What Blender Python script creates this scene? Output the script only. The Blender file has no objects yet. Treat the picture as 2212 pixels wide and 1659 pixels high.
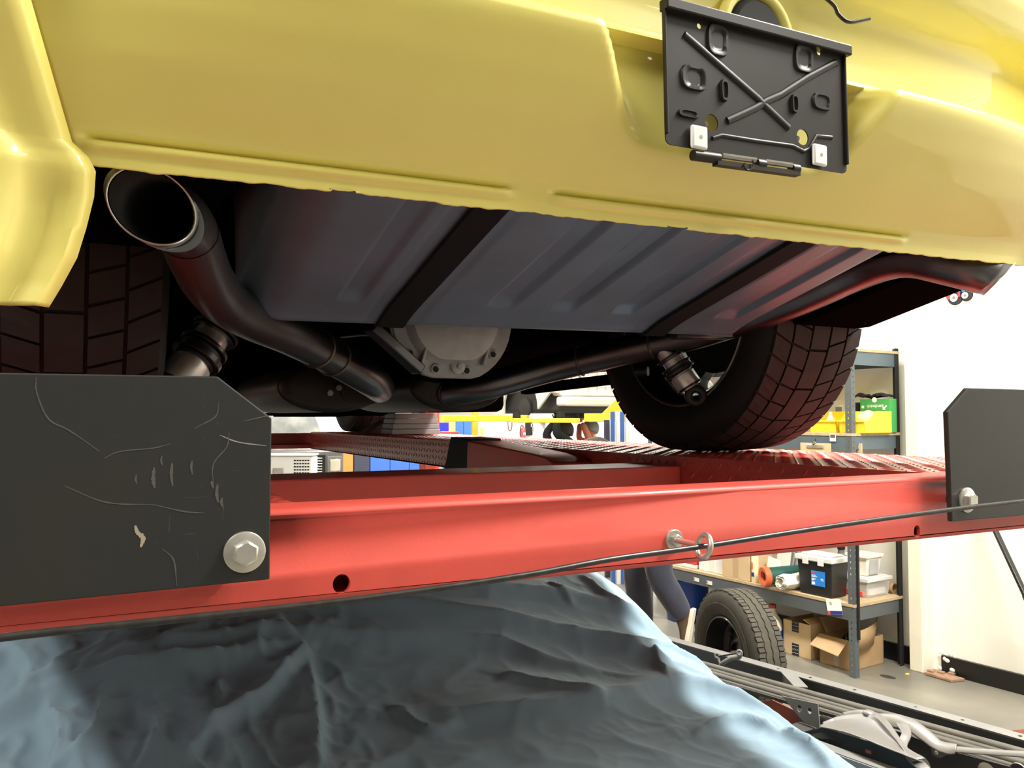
import bpy, bmesh, math, random
import numpy as np
from mathutils import Vector, Matrix, noise
random.seed(7)
PI = math.pi
S = bpy.context.scene
COL = S.collection

# ------------------------------------------------------------------ camera
F = 1789.0
YAW = math.radians(27.4)
PITCH = math.radians(2.27)
H = 1.65
cam_d = bpy.data.cameras.new('camera'); cam = bpy.data.objects.new('camera', cam_d); COL.objects.link(cam)
cam_d.sensor_width = 36.0; cam_d.lens = F / 2212.0 * 36.0
cam_d.clip_start = 0.02; cam_d.clip_end = 100
cam.location = (0, 0, H); cam.rotation_euler = (PI/2 + PITCH, 0, -YAW)
S.camera = cam

# ------------------------------------------------------------------ world, lights, exposure
W = bpy.data.worlds.new('world'); S.world = W; W.use_nodes = True
W.node_tree.nodes['Background'].inputs[0].default_value = (0.8, 0.86, 1.0, 1)
W.node_tree.nodes['Background'].inputs[1].default_value = 0.03
S.view_settings.view_transform = 'Standard'; S.view_settings.look = 'None'
S.view_settings.gamma = 1.0; S.view_settings.use_curve_mapping = False
S.view_settings.exposure = 0.4
BROT = math.radians(5.1)                      # the building is turned a little against the lift
BM = Matrix.Rotation(BROT, 4, 'Z')
CEIL = 4.7
# ceiling fluorescent fixtures in the building frame: x, y, length, direction (0 along x, 1 along y), watts
FIX = [(3.0, -0.1, 2.4, 1, 410), (3.6, -2.8, 2.4, 1, 30), (3.1, 2.6, 2.4, 1, 120), (-2.3, 0.0, 2.4, 1, 165), (-1.75, -4.4, 2.4, 0, 14), (1.75, -4.4, 2.4, 0, 14),
       (3.4, 5.4, 2.4, 1, 70), (-3.6, 4.0, 2.4, 1, 40),
       (3.4, 8.0, 2.4, 1, 200), (7.2, 8.4, 2.4, 0, 140), (7.2, 12.0, 2.4, 0, 380), (10.5, 9.5, 2.4, 0, 180), (10.5, 13.4, 2.4, 0, 400),
       (-2.5, 9.5, 2.4, 1, 60), (1.0, 12.5, 2.4, 0, 80), (7.5, 15.0, 2.4, 0, 200)]
for (x, y, L, d, w) in FIX:
    ld = bpy.data.lights.new('tube_light', 'AREA'); ld.shape = 'RECTANGLE'
    ld.size, ld.size_y = (L, 0.30) if d == 0 else (0.30, L)
    ld.energy = w; ld.color = (1.0, 0.96, 0.88)
    lo = bpy.data.objects.new('tube_light', ld); COL.objects.link(lo)
    lo.location = BM @ Vector((x, y, CEIL - 0.17)); lo.rotation_euler = (0, 0, BROT)

# ------------------------------------------------------------------ helpers
FWD = Vector((math.sin(YAW)*math.cos(PITCH), math.cos(YAW)*math.cos(PITCH), math.sin(PITCH)))
RGT = Vector((math.cos(YAW), -math.sin(YAW), 0)); UPV = RGT.cross(FWD)
EYE = Vector((0, 0, H)); BI = BM.inverted()
def ray(px, py): return FWD + RGT*((px-1106)/F) + UPV*((829.5-py)/F)
def onY(px, py, y): r = ray(px, py); return EYE + r*(y/r.y)
def onX(px, py, x): r = ray(px, py); return EYE + r*(x/r.x)
def onZ(px, py, z): r = ray(px, py); return EYE + r*((z-H)/r.z)
def atD(px, py, d): return EYE + ray(px, py)*d
def bX(px, py, bx): r = BI @ ray(px, py); return BI @ EYE + r*(bx/r.x)      # results in building coordinates
def bY(px, py, by): r = BI @ ray(px, py); return BI @ EYE + r*(by/r.y)
def bZ(px, py, z): return BI @ onZ(px, py, z)
def bD(px, py, d): return BI @ atD(px, py, d)

def col4(c):
    return (c[0], c[1], c[2], 1.0)
MATS = {}
def mat(name, c, rough=0.5, metal=0.0, coat=0.0, spec=0.5, var=0.0, vscale=6.0, c2=None, bump=0.0, bscale=60.0, emit=0.0, alpha=1.0, trans=0.0, sheen=0.0, rvar=0.0, coords='Object', detail=4.0):
    m = bpy.data.materials.new(name); m.use_nodes = True
    nt = m.node_tree; b = nt.nodes['Principled BSDF']
    b.inputs['Base Color'].default_value = col4(c)
    b.inputs['Roughness'].default_value = rough; b.inputs['Metallic'].default_value = metal
    b.inputs['Coat Weight'].default_value = coat; b.inputs['Coat Roughness'].default_value = 0.06
    b.inputs['Specular IOR Level'].default_value = spec
    if sheen: b.inputs['Sheen Weight'].default_value = sheen
    if trans: b.inputs['Transmission Weight'].default_value = trans
    if alpha < 1: b.inputs['Alpha'].default_value = alpha
    if emit:
        b.inputs['Emission Color'].default_value = col4(c); b.inputs['Emission Strength'].default_value = emit
    tc = nt.nodes.new('ShaderNodeTexCoord')
    if var or c2 or rvar:
        n = nt.nodes.new('ShaderNodeTexNoise'); n.inputs['Scale'].default_value = vscale; n.inputs['Detail'].default_value = detail
        nt.links.new(tc.outputs[coords], n.inputs['Vector'])
        if var or c2:
            mx = nt.nodes.new('ShaderNodeMix'); mx.data_type = 'RGBA'
            mr = nt.nodes.new('ShaderNodeMapRange'); mr.inputs[1].default_value = 0.35; mr.inputs[2].default_value = 0.68
            nt.links.new(n.outputs['Fac'], mr.inputs[0])
            nt.links.new(mr.outputs[0], mx.inputs['Factor'])
            mx.inputs['A'].default_value = col4(c)
            mx.inputs['B'].default_value = col4(c2 if c2 else [k*(1-var) for k in c])
            nt.links.new(mx.outputs['Result'], b.inputs['Base Color'])
        if rvar:
            mr2 = nt.nodes.new('ShaderNodeMapRange'); mr2.inputs[3].default_value = max(0.02, rough-rvar); mr2.inputs[4].default_value = rough+rvar
            nt.links.new(n.outputs['Fac'], mr2.inputs[0]); nt.links.new(mr2.outputs[0], b.inputs['Roughness'])
    if bump:
        n2 = nt.nodes.new('ShaderNodeTexNoise'); n2.inputs['Scale'].default_value = bscale; n2.inputs['Detail'].default_value = 5
        bp = nt.nodes.new('ShaderNodeBump'); bp.inputs['Strength'].default_value = bump; bp.inputs['Distance'].default_value = 0.005
        nt.links.new(tc.outputs[coords], n2.inputs['Vector']); nt.links.new(n2.outputs['Fac'], bp.inputs['Height']); nt.links.new(bp.outputs[0], b.inputs['Normal'])
    MATS[name] = m
    return m

def frame_from(d):
    d = d.normalized(); a = Vector((0, 0, 1)) if abs(d.z) < 0.9 else Vector((1, 0, 0))
    u = d.cross(a).normalized(); return u, d.cross(u).normalized()

class MB:
    """collects shapes in world coordinates (M maps the authoring frame to the world)"""
    def __init__(s, M=None): s.v = []; s.f = []; s.M = M
    def add(s, vs, fs):
        o = len(s.v)
        if s.M is not None: vs = [s.M @ Vector(p) for p in vs]
        s.v += [Vector(p) for p in vs]; s.f += [[o+i for i in f] for f in fs]; return s
    def box(s, c, d, R=None):
        x, y, z = d[0]/2, d[1]/2, d[2]/2
        vs = [Vector((a*x, b*y, e*z)) for a in (-1, 1) for b in (-1, 1) for e in (-1, 1)]
        if R is not None: vs = [R @ p for p in vs]
        c = Vector(c)
        return s.add([c+p for p in vs], [(0,1,3,2),(4,6,7,5),(0,4,5,1),(2,3,7,6),(0,2,6,4),(1,5,7,3)])
    def box2(s, a, b):
        a, b = Vector(a), Vector(b); return s.box((a+b)/2, b-a)
    def bar(s, p, q, w, h, up=(0,0,1)):
        p, q = Vector(p), Vector(q); d = (q-p).normalized(); u = d.cross(Vector(up)).normalized(); n = u.cross(d)
        vs = []
        for c in (p, q):
            for (a, b) in ((-1,-1),(1,-1),(1,1),(-1,1)): vs.append(c+u*(a*w/2)+n*(b*h/2))
        return s.add(vs, [(3,2,1,0),(4,5,6,7),(0,1,5,4),(1,2,6,5),(2,3,7,6),(3,0,4,7)])
    def loft(s, rings, cap=True, close=False, closed_u=True):
        n = len(rings[0]); vs = [p for r in rings for p in r]; fs = []
        m = len(rings); kk = n if closed_u else n-1
        for i in range(m if close else m-1):
            for j in range(kk):
                a = i*n+j; b = i*n+(j+1) % n; c = ((i+1) % m)*n+(j+1) % n; d = ((i+1) % m)*n+j
                fs.append((a, b, c, d))
        if cap and not close and closed_u:
            fs.append(tuple(range(n-1, -1, -1))); fs.append(tuple((m-1)*n+i for i in range(n)))
        return s.add(vs, fs)
    def cyl(s, p, q, r, r2=None, n=20, cap=True):
        p, q = Vector(p), Vector(q); r2 = r if r2 is None else r2; u, w = frame_from(q-p)
        R = [[c+u*(rr*math.cos(2*PI*i/n))+w*(rr*math.sin(2*PI*i/n)) for i in range(n)] for c, rr in ((p, r), (q, r2))]
        return s.loft(R, cap)
    def lathe(s, prof, o, ax, n=32, close=False, cap=False, ell=None, u=None):
        o = Vector(o); ax = Vector(ax).normalized()
        if u is None: u, w = frame_from(ax)
        else: u = Vector(u).normalized(); w = ax.cross(u).normalized()
        ex, ey = ell if ell else (1, 1)
        R = [[o+ax*h+u*(ex*r*math.cos(2*PI*i/n))+w*(ey*r*math.sin(2*PI*i/n)) for i in range(n)] for (r, h) in prof]
        return s.loft(R, cap, close)
    def tube(s, path, r, n=10, cap=True, closed=False):
        P = [Vector(p) for p in path]; m = len(P); rr = r if isinstance(r, (list, tuple)) else [r]*m
        T = []
        for i in range(m):
            a = P[(i-1) % m] if (closed or i > 0) else P[i]; b = P[(i+1) % m] if (closed or i < m-1) else P[i]
            T.append((b-a).normalized())
        u, w = frame_from(T[0]); R = []
        for i in range(m):
            u = (u - T[i]*u.dot(T[i])).normalized(); w = T[i].cross(u)
            R.append([P[i]+u*(rr[i]*math.cos(2*PI*k/n))+w*(rr[i]*math.sin(2*PI*k/n)) for k in range(n)])
        return s.loft(R, cap and not closed, closed)
    def prism(s, pts, off):
        off = Vector(off); P = [Vector(p) for p in pts]; n = len(P)
        vs = P+[p+off for p in P]
        return s.add(vs, [tuple(range(n-1, -1, -1)), tuple(range(n, 2*n))]+[(i, (i+1) % n, n+(i+1) % n, n+i) for i in range(n)])
    def grid(s, fn, nu, nv):
        vs = [fn(i/nu, j/nv) for i in range(nu+1) for j in range(nv+1)]
        return s.add(vs, [(i*(nv+1)+j, (i+1)*(nv+1)+j, (i+1)*(nv+1)+j+1, i*(nv+1)+j+1) for i in range(nu) for j in range(nv)])
    def ball(s, c, r, n=16, m=10, R=None):
        c = Vector(c); r = Vector(r) if not isinstance(r, (int, float)) else Vector((r, r, r)); vs = []; fs = []
        for j in range(m+1):
            t = PI*j/m
            for i in range(n):
                p = Vector((r.x*math.sin(t)*math.cos(2*PI*i/n), r.y*math.sin(t)*math.sin(2*PI*i/n), r.z*math.cos(t)))
                vs.append(c+(R @ p if R is not None else p))
        for j in range(m):
            for i in range(n): fs.append((j*n+i, (j+1)*n+i, (j+1)*n+(i+1) % n, j*n+(i+1) % n))
        return s.add(vs, fs)
    def torus(s, c, ax, R, r, n=32, m=10):
        u, w = frame_from(Vector(ax)); c = Vector(c)
        return s.tube([c+u*(R*math.cos(2*PI*i/n))+w*(R*math.sin(2*PI*i/n)) for i in range(n)], r, m, closed=True)
    def build(s, name, material, parent=None, smooth=True, bevel=0, angle=40, solid=0, kind=None, subsurf=0):
        me = bpy.data.meshes.new(name); vs = s.v
        o = bpy.data.objects.new(name, me); COL.objects.link(o)
        if parent is not None:
            o.parent = parent; inv = PMAT[parent.name].inverted(); vs = [inv @ p for p in vs]
            PMAT[o.name] = PMAT[parent.name]
        else:
            lo = Vector([min(p[k] for p in vs) for k in range(3)]); hi = Vector([max(p[k] for p in vs) for k in range(3)])
            c = Vector(((lo.x+hi.x)/2, (lo.y+hi.y)/2, lo.z)); o.location = c; vs = [p-c for p in vs]
            PMAT[o.name] = Matrix.Translation(c)
        me.from_pydata([tuple(p) for p in vs], [], s.f)
        bm = bmesh.new(); bm.from_mesh(me)
        bmesh.ops.remove_doubles(bm, verts=bm.verts, dist=1e-5)
        bmesh.ops.recalc_face_normals(bm, faces=bm.faces)
        ca = math.radians(angle)
        for e in bm.edges:
            if len(e.link_faces) == 2: e.smooth = e.calc_face_angle(0) < ca
        for f_ in bm.faces: f_.smooth = smooth
        bm.to_mesh(me); bm.free()
        me.materials.append(material if not isinstance(material, str) else MATS[material])
        if solid:
            k = o.modifiers.new('solid', 'SOLIDIFY'); k.thickness = solid; k.offset = 0
        if bevel:
            k = o.modifiers.new('bevel', 'BEVEL'); k.width = bevel; k.segments = 2; k.limit_method = 'ANGLE'; k.angle_limit = math.radians(35)
        if subsurf:
            k = o.modifiers.new('sub', 'SUBSURF'); k.levels = subsurf; k.render_levels = subsurf
        if kind: o['kind'] = kind
        return o
PMAT = {}
def tag(o, label, cat, group=None):
    o['label'] = label; o['category'] = cat
    if group: o['group'] = group
    return o
def thing(name, label, cat, loc, rotz=0.0, group=None):
    o = bpy.data.objects.new(name, None); COL.objects.link(o); o.empty_display_size = 0.1
    o.location = loc; o.rotation_euler = (0, 0, rotz)
    PMAT[o.name] = Matrix.Translation(Vector(loc)) @ Matrix.Rotation(rotz, 4, 'Z')
    return tag(o, label, cat, group)
def struct(o): o['kind'] = 'structure'; return o
def holes(outer, hs, thick, M, n=24):
    """flat plate in the local XY plane with elliptical holes (x, y, rx, ry), thickness along local Z; returns verts, faces in world"""
    cu = bpy.data.curves.new('plate', 'CURVE'); cu.dimensions = '2D'; cu.fill_mode = 'BOTH'; cu.extrude = thick/2
    def sp(pts):
        k = cu.splines.new('POLY'); k.points.add(len(pts)-1)
        for q, p in zip(k.points, pts): q.co = (p[0], p[1], 0, 1)
        k.use_cyclic_u = True
    sp(outer)
    for (x, y, rx, ry) in hs: sp([(x+rx*math.cos(2*PI*i/n), y+ry*math.sin(2*PI*i/n)) for i in range(n)])
    ob = bpy.data.objects.new('plate', cu); COL.objects.link(ob)
    dg = bpy.context.evaluated_depsgraph_get(); me = bpy.data.meshes.new_from_object(ob.evaluated_get(dg))
    vs = [M @ v.co for v in me.vertices]; fs = [tuple(p.vertices) for p in me.polygons]
    bpy.data.objects.remove(ob); bpy.data.curves.remove(cu); bpy.data.meshes.remove(me)
    return vs, fs
def text(name, body, size, M, material, parent, align='CENTER', extrude=0.0004, xs=1.0):
    cu = bpy.data.curves.new(name, 'FONT'); cu.body = body; cu.size = size; cu.extrude = extrude; cu.align_x = align; cu.align_y = 'CENTER'; cu.resolution_u = 3
    ob = bpy.data.objects.new(name, cu); COL.objects.link(ob)
    dg = bpy.context.evaluated_depsgraph_get(); me = bpy.data.meshes.new_from_object(ob.evaluated_get(dg))
    vs = [M @ Vector((v.co.x*xs, v.co.y, v.co.z)) for v in me.vertices]; fs = [tuple(p.vertices) for p in me.polygons]
    bpy.data.objects.remove(ob); bpy.data.curves.remove(cu); bpy.data.meshes.remove(me)
    m = MB(); m.v = vs; m.f = [list(f) for f in fs]
    return m.build(name, material, parent)
def basis(o, x, y, z):
    m = Matrix.Identity(4)
    for k, a in enumerate((x, y, z)):
        for i in range(3): m[i][k] = a[i]
    for i in range(3): m[i][3] = o[i]
    return m
def sm(a, b, x):
    t = min(1, max(0, (x-a)/(b-a))); return t*t*(3-2*t)
def lerp(a, b, t): return a+(b-a)*t
def pl(pts, x):
    if x <= pts[0][0]: return pts[0][1]
    for (a, b), (c, d) in zip(pts, pts[1:]):
        if x <= c: return b+(d-b)*(x-a)/(c-a)
    return pts[-1][1]
def crv(pts, n=8):
    """Catmull-Rom through points"""
    P = [Vector(p) for p in pts]; P = [P[0]*2-P[1]]+P+[P[-1]*2-P[-2]]; out = []
    for i in range(1, len(P)-2):
        for k in range(n):
            t = k/n; a, b, c, d = P[i-1:i+3]
            out.append(0.5*((2*b)+(c-a)*t+(2*a-5*b+4*c-d)*t*t+(3*b-a-3*c+d)*t*t*t))
    return out+[P[-2]]

# ------------------------------------------------------------------ materials
mat('yellow_paint', (0.95, 0.84, 0.215), 0.42, coat=0.55, var=0.07, vscale=3)
mat('red_paint', (0.68, 0.082, 0.060), 0.5, coat=0.10, var=0.12, vscale=9, bump=0.03, bscale=220)
mat('red_deck', (0.50, 0.055, 0.04), 0.34, coat=0.2, var=0.25, vscale=14)
mat('black_plate', (0.022, 0.0215, 0.019), 0.5, metal=0.2, var=0.25, vscale=5, c2=(0.034, 0.033, 0.029), rvar=0.12)
mat('scratch', (0.30, 0.29, 0.27), 0.6)
mat('scratch_tan', (0.38, 0.31, 0.24), 0.7)
mat('zinc', (0.62, 0.60, 0.54), 0.32, metal=0.75, var=0.15, vscale=40)
mat('cable_steel', (0.055, 0.052, 0.050), 0.34, metal=0.5, var=0.4, vscale=90)
mat('dark_steel', (0.05, 0.048, 0.047), 0.45, metal=0.6, var=0.3, vscale=50)
mat('black_paint', (0.010, 0.010, 0.010), 0.32, coat=0.35)
mat('black_matte', (0.009, 0.009, 0.009), 0.75)
mat('bracket_black', (0.013, 0.0105, 0.0085), 0.42, spec=0.35)
mat('strap_black', (0.007, 0.007, 0.007), 0.75, spec=0.2)
mat('white_plastic', (0.86, 0.86, 0.84), 0.4)
mat('chrome', (0.80, 0.80, 0.80), 0.08, metal=1.0)
mat('brushed_alu', (0.68, 0.66, 0.63), 0.32, metal=0.8, var=0.15, vscale=30)
mat('cast_alu', (0.36, 0.375, 0.37), 0.52, metal=0.55, var=0.12, vscale=40, bump=0.06, bscale=300)
mat('tank_steel', (0.175, 0.235, 0.31), 0.38, metal=0.25, c2=(0.14, 0.185, 0.235), vscale=5, rvar=0.08)
mat('exhaust_steel', (0.23, 0.23, 0.24), 0.33, metal=1.0, c2=(0.16, 0.15, 0.145), vscale=7, rvar=0.06)
mat('muffler_steel', (0.060, 0.052, 0.042), 0.50, metal=0.5, var=0.25, vscale=9)
mat('weld', (0.16, 0.13, 0.10), 0.45, metal=0.8, var=0.4, vscale=120)
mat('tire_rubber', (0.018, 0.0165, 0.015), 0.72, var=0.2, vscale=30)
mat('tread_rubber', (0.021, 0.019, 0.017), 0.78, var=0.25, vscale=25)
mat('rim_black', (0.018, 0.018, 0.017), 0.28, metal=0.5, coat=0.4)
mat('rim_lip', (0.5, 0.5, 0.48), 0.3, metal=1.0)
mat('underbody', (0.004, 0.004, 0.004), 0.95, spec=0.0)
mat('cover_blue', (0.20, 0.30, 0.375), 0.82, sheen=0.15, c2=(0.165, 0.25, 0.315), vscale=3.2, bump=0.10, bscale=900)
mat('wall_white', (0.86, 0.85, 0.80), 0.75, var=0.03, vscale=2)
mat('trim_cream', (0.84, 0.80, 0.68), 0.55, var=0.06, vscale=5)
mat('concrete', (0.225, 0.21, 0.175), 0.36, c2=(0.155, 0.145, 0.125), vscale=1.6, detail=8, bump=0.03, bscale=40, rvar=0.15)
mat('ceiling_white', (0.5, 0.5, 0.49), 0.9)
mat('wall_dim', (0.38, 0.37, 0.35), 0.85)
mat('rubber_base', (0.008, 0.008, 0.008), 0.4)
mat('shelf_grey', (0.105, 0.120, 0.130), 0.5, metal=0.2, var=0.1, vscale=12)
mat('shelf_blue', (0.105, 0.145, 0.175), 0.5, metal=0.2, var=0.1, vscale=12)
mat('particle', (0.50, 0.37, 0.22), 0.85, c2=(0.40, 0.30, 0.19), vscale=40, bump=0.1, bscale=200)
mat('cardboard', (0.44, 0.29, 0.15), 0.85, var=0.15, vscale=8)
mat('cardboard_light', (0.62, 0.45, 0.26), 0.85, var=0.08, vscale=8)
mat('tape_tan', (0.50, 0.36, 0.20), 0.4)
mat('tape_pale', (0.42, 0.35, 0.26), 0.35)
mat('paper', (0.80, 0.78, 0.70), 0.8, var=0.06, vscale=20)
mat('paper_grey', (0.42, 0.42, 0.42), 0.8, var=0.1, vscale=20)
mat('label_blue', (0.02, 0.19, 0.62), 0.4)
mat('label_red', (0.75, 0.06, 0.07), 0.4)
mat('ink', (0.015, 0.015, 0.02), 0.6)
mat('tote_black', (0.010, 0.010, 0.010), 0.38)
mat('clear_plastic', (0.80, 0.80, 0.78), 0.25, alpha=0.42)
mat('clear_lid', (0.82, 0.82, 0.80), 0.3, alpha=0.78)
mat('green_roll', (0.008, 0.075, 0.06), 0.5, var=0.2)
mat('orange_plastic', (0.75, 0.13, 0.045), 0.45)
mat('cream_tube', (0.80, 0.72, 0.45), 0.45)
mat('green_card', (0.055, 0.33, 0.085), 0.5)
mat('yellow_bin', (0.86, 0.67, 0.035), 0.4)
mat('blue_bin', (0.012, 0.055, 0.32), 0.42)
mat('red_plastic', (0.45, 0.05, 0.03), 0.4)
mat('bleach_white', (0.70, 0.68, 0.64), 0.4)
mat('label_navy', (0.02, 0.03, 0.28), 0.4)
mat('truck_tire', (0.040, 0.036, 0.028), 0.8, var=0.25, vscale=20)
mat('truck_tread', (0.065, 0.058, 0.045), 0.85, var=0.25, vscale=20)
mat('rust', (0.20, 0.045, 0.028), 0.8, var=0.3, vscale=10)
mat('frame_grey', (0.20, 0.203, 0.21), 0.5, metal=0.15, var=0.12, vscale=8)
mat('frame_flange', (0.20, 0.20, 0.20), 0.5, metal=0.2, var=0.12, vscale=8)
mat('strip_rubber', (0.085, 0.079, 0.067), 0.6, var=0.25, vscale=12)
mat('silver_paint', (0.19, 0.183, 0.18), 0.42, metal=0.4, var=0.08, vscale=10)
mat('panel_dark', (0.035, 0.034, 0.034), 0.6)
mat('skin', (0.52, 0.28, 0.19), 0.55)
mat('hair', (0.020, 0.014, 0.011), 0.7)
mat('navy_cloth', (0.032, 0.034, 0.062), 0.85, var=0.25, vscale=12, sheen=0.2)
mat('grey_cloth', (0.060, 0.060, 0.055), 0.9, var=0.15, vscale=10)
mat('black_cloth', (0.008, 0.008, 0.009), 0.9)
mat('pale_cloth', (0.55, 0.54, 0.52), 0.9)
mat('sole_white', (0.72, 0.66, 0.56), 0.6)
mat('shoe_brown', (0.10, 0.065, 0.04), 0.7)
mat('van_white', (0.82, 0.80, 0.75), 0.35, coat=0.4)
mat('lift_yellow', (0.86, 0.62, 0.05), 0.45)
mat('van_glass', (0.22, 0.24, 0.235), 0.15, metal=0.3, c2=(0.5, 0.5, 0.47), vscale=2.5)
mat('glass_dark', (0.03, 0.035, 0.04), 0.08, coat=0.3)
mat('glass_lens', (0.75, 0.75, 0.70), 0.12, metal=0.6)
mat('cabinet_blue', (0.035, 0.115, 0.42), 0.45)
mat('cabinet_orange', (0.85, 0.22, 0.045), 0.5)
mat('sign_yellow', (0.85, 0.47, 0.04), 0.5)
mat('sign_blue', (0.008, 0.008, 0.45), 0.5)
mat('sign_peach', (0.78, 0.32, 0.11), 0.5)
mat('grey_plastic', (0.20, 0.20, 0.20), 0.5)
mat('hose_brown', (0.12, 0.075, 0.06), 0.6)
mat('wood', (0.32, 0.20, 0.09), 0.6, var=0.25, vscale=14)
mat('brick_dust', (0.36, 0.22, 0.14), 0.9, var=0.3, vscale=30)
mat('lamp_white', (1.0, 0.97, 0.9), 0.4, emit=1.6)
# ================================================================== the setting
def bbox(name, a, b, m, parent=None, bevel=0):
    return MB(BM).box2(a, b).build(name, m, parent, smooth=False, bevel=bevel)
struct(bbox('floor', (-6, -7, -0.12), (15, 16.7, 0), 'concrete'))
struct(bbox('ceiling', (-6, -7, CEIL), (15, 16.7, CEIL+0.12), 'ceiling_white'))
struct(bbox('wall_right', (5.26, -7, 0), (5.42, 5.75, CEIL), 'wall_white'))
struct(bbox('wall_far', (-6, 16.5, 0), (15, 16.7, CEIL), 'wall_white'))
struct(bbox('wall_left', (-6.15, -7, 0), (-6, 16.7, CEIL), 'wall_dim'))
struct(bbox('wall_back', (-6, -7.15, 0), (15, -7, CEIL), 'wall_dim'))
struct(bbox('wall_divider', (5.42, 5.6, 0), (15, 5.75, CEIL), 'wall_white'))
struct(bbox('wall_bay_right', (15, 5.6, 0), (15.15, 16.7, CEIL), 'wall_white'))
struct(bbox('baseboard_right', (5.235, -7, 0.0), (5.262, 3.07, 0.115), 'rubber_base'))
struct(bbox('baseboard_shelf', (5.235, 3.23, 0.0), (5.262, 5.75, 0.115), 'rubber_base'))
struct(bbox('trim_1', (5.135, 3.135, 0.0), (5.262, 3.225, CEIL), 'trim_cream', bevel=0.004))
# ceiling light housings above the lamps
for i, (x, y, L, d, w) in enumerate(FIX):
    c = BM @ Vector((x, y, CEIL-0.17)); t = thing('ceiling_light', 'long white fluorescent ceiling fixture hanging above the shop floor', 'light', c, BROT, 'ceiling light fixtures')
    a, b = (L/2+0.03, 0.18) if d == 0 else (0.18, L/2+0.03)
    m = MB(BM); z0 = CEIL-0.165
    m.prism([(x-a, y-b, z0), (x+a, y-b, z0), (x+a, y+b, z0), (x-a, y+b, z0)], (0, 0, 0.02)); m.build('reflector', 'ceiling_white', t, smooth=False)
    m = MB(BM); m.box2((x-a*0.8, y-b*0.6, CEIL-0.146), (x+a*0.8, y+b*0.6, CEIL-0.01)); m.build('housing', 'ceiling_white', t, smooth=False)

# ================================================================== yellow car on the lift
XC = 0.74; AX = 1.69; WR = 0.36
def roll(x): return 0.019*(x-0.45)
car = thing('car', 'yellow classic car seen from behind and below, raised on the red lift', 'car', (XC, AX, H-0.09))
def zr(z): return H+z
VAL = [(0.246,.872),(0.254,.8715),(0.260,.871),(0.266,.8695),(0.272,.8675),(0.278,.8650),(0.284,.862),(0.30,.848),(0.34,.812),(0.38,.784),(0.415,.764),(0.432,.757),(0.440,.757),(0.446,.763),(0.452,.778),(0.457,.80),(0.464,.812),(0.50,.815),(0.56,.812),(0.572,.805),(0.585,.785),(0.60,.765),(0.63,.75),(0.70,.738),(0.80,.735),(0.86,.75)]
zs = []
for (a, _), (b, _) in zip(VAL, VAL[1:]):
    k = max(1, int((b-a)/(0.0016 if a < .283 else .006))); zs += [a+(b-a)*i/k for i in range(k)]
zs.append(VAL[-1][0])
def panel_pt(x, z, j):
    y = pl(VAL, z)
    hw = lerp(0.150, 0.226, min(1, max(0, (z-0.32)/0.12)))
    msk = sm(hw+0.022, hw-0.022, abs(x-0.752))*sm(0.300, 0.350, z)*(1 if z < 0.457 else 0)
    y = lerp(y, max(y, 0.822), msk)
    # pressed bead along the bottom flange, with a gap in the middle
    seg = max(sm(-0.01, 0.005, x)*sm(0.455, 0.435, x), sm(0.50, 0.515, x)*sm(1.16, 1.13, x))
    if 0.250 < z < 0.284: y += 0.009*seg*math.exp(-((z-0.2735)/0.0030)**2)-0.0055*seg*math.exp(-((z-0.265)/0.0040)**2)
    zz = z
    if j < 3:
        zz += (0.0025*noise.noise((x*28, 3.1, 0))+0.0015*noise.noise((x*90, 1.7, 0)))*(3-j)/3
        for xn in (0.245, 0.70): zz += 0.006*(1 if abs(x-xn) < 0.012 else 0)*(1 if j < 2 else 0)
    # crown across the width
    y += 0.10*((x-XC)/0.86)**4*sm(0.25, 0.5, z)
    return Vector((x, y, zr(zz+roll(x))))
NX = 260; vs = []
for i in range(NX+1):
    for j, z in enumerate(zs):
        xl = pl([(0.24, 0.004), (0.258, -0.012), (0.33, -0.036), (0.45, -0.075), (0.9, -0.14)], z); xr = 2*XC-xl
        vs.append(panel_pt(lerp(xl, xr, i/NX), z, j))
n = len(zs); m = MB(); m.add(vs, [(i*n+j, (i+1)*n+j, (i+1)*n+j+1, i*n+j+1) for i in range(NX) for j in range(n-1)])
m.build('rear_panel', 'yellow_paint', car, angle=70, solid=0.0025)
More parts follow.
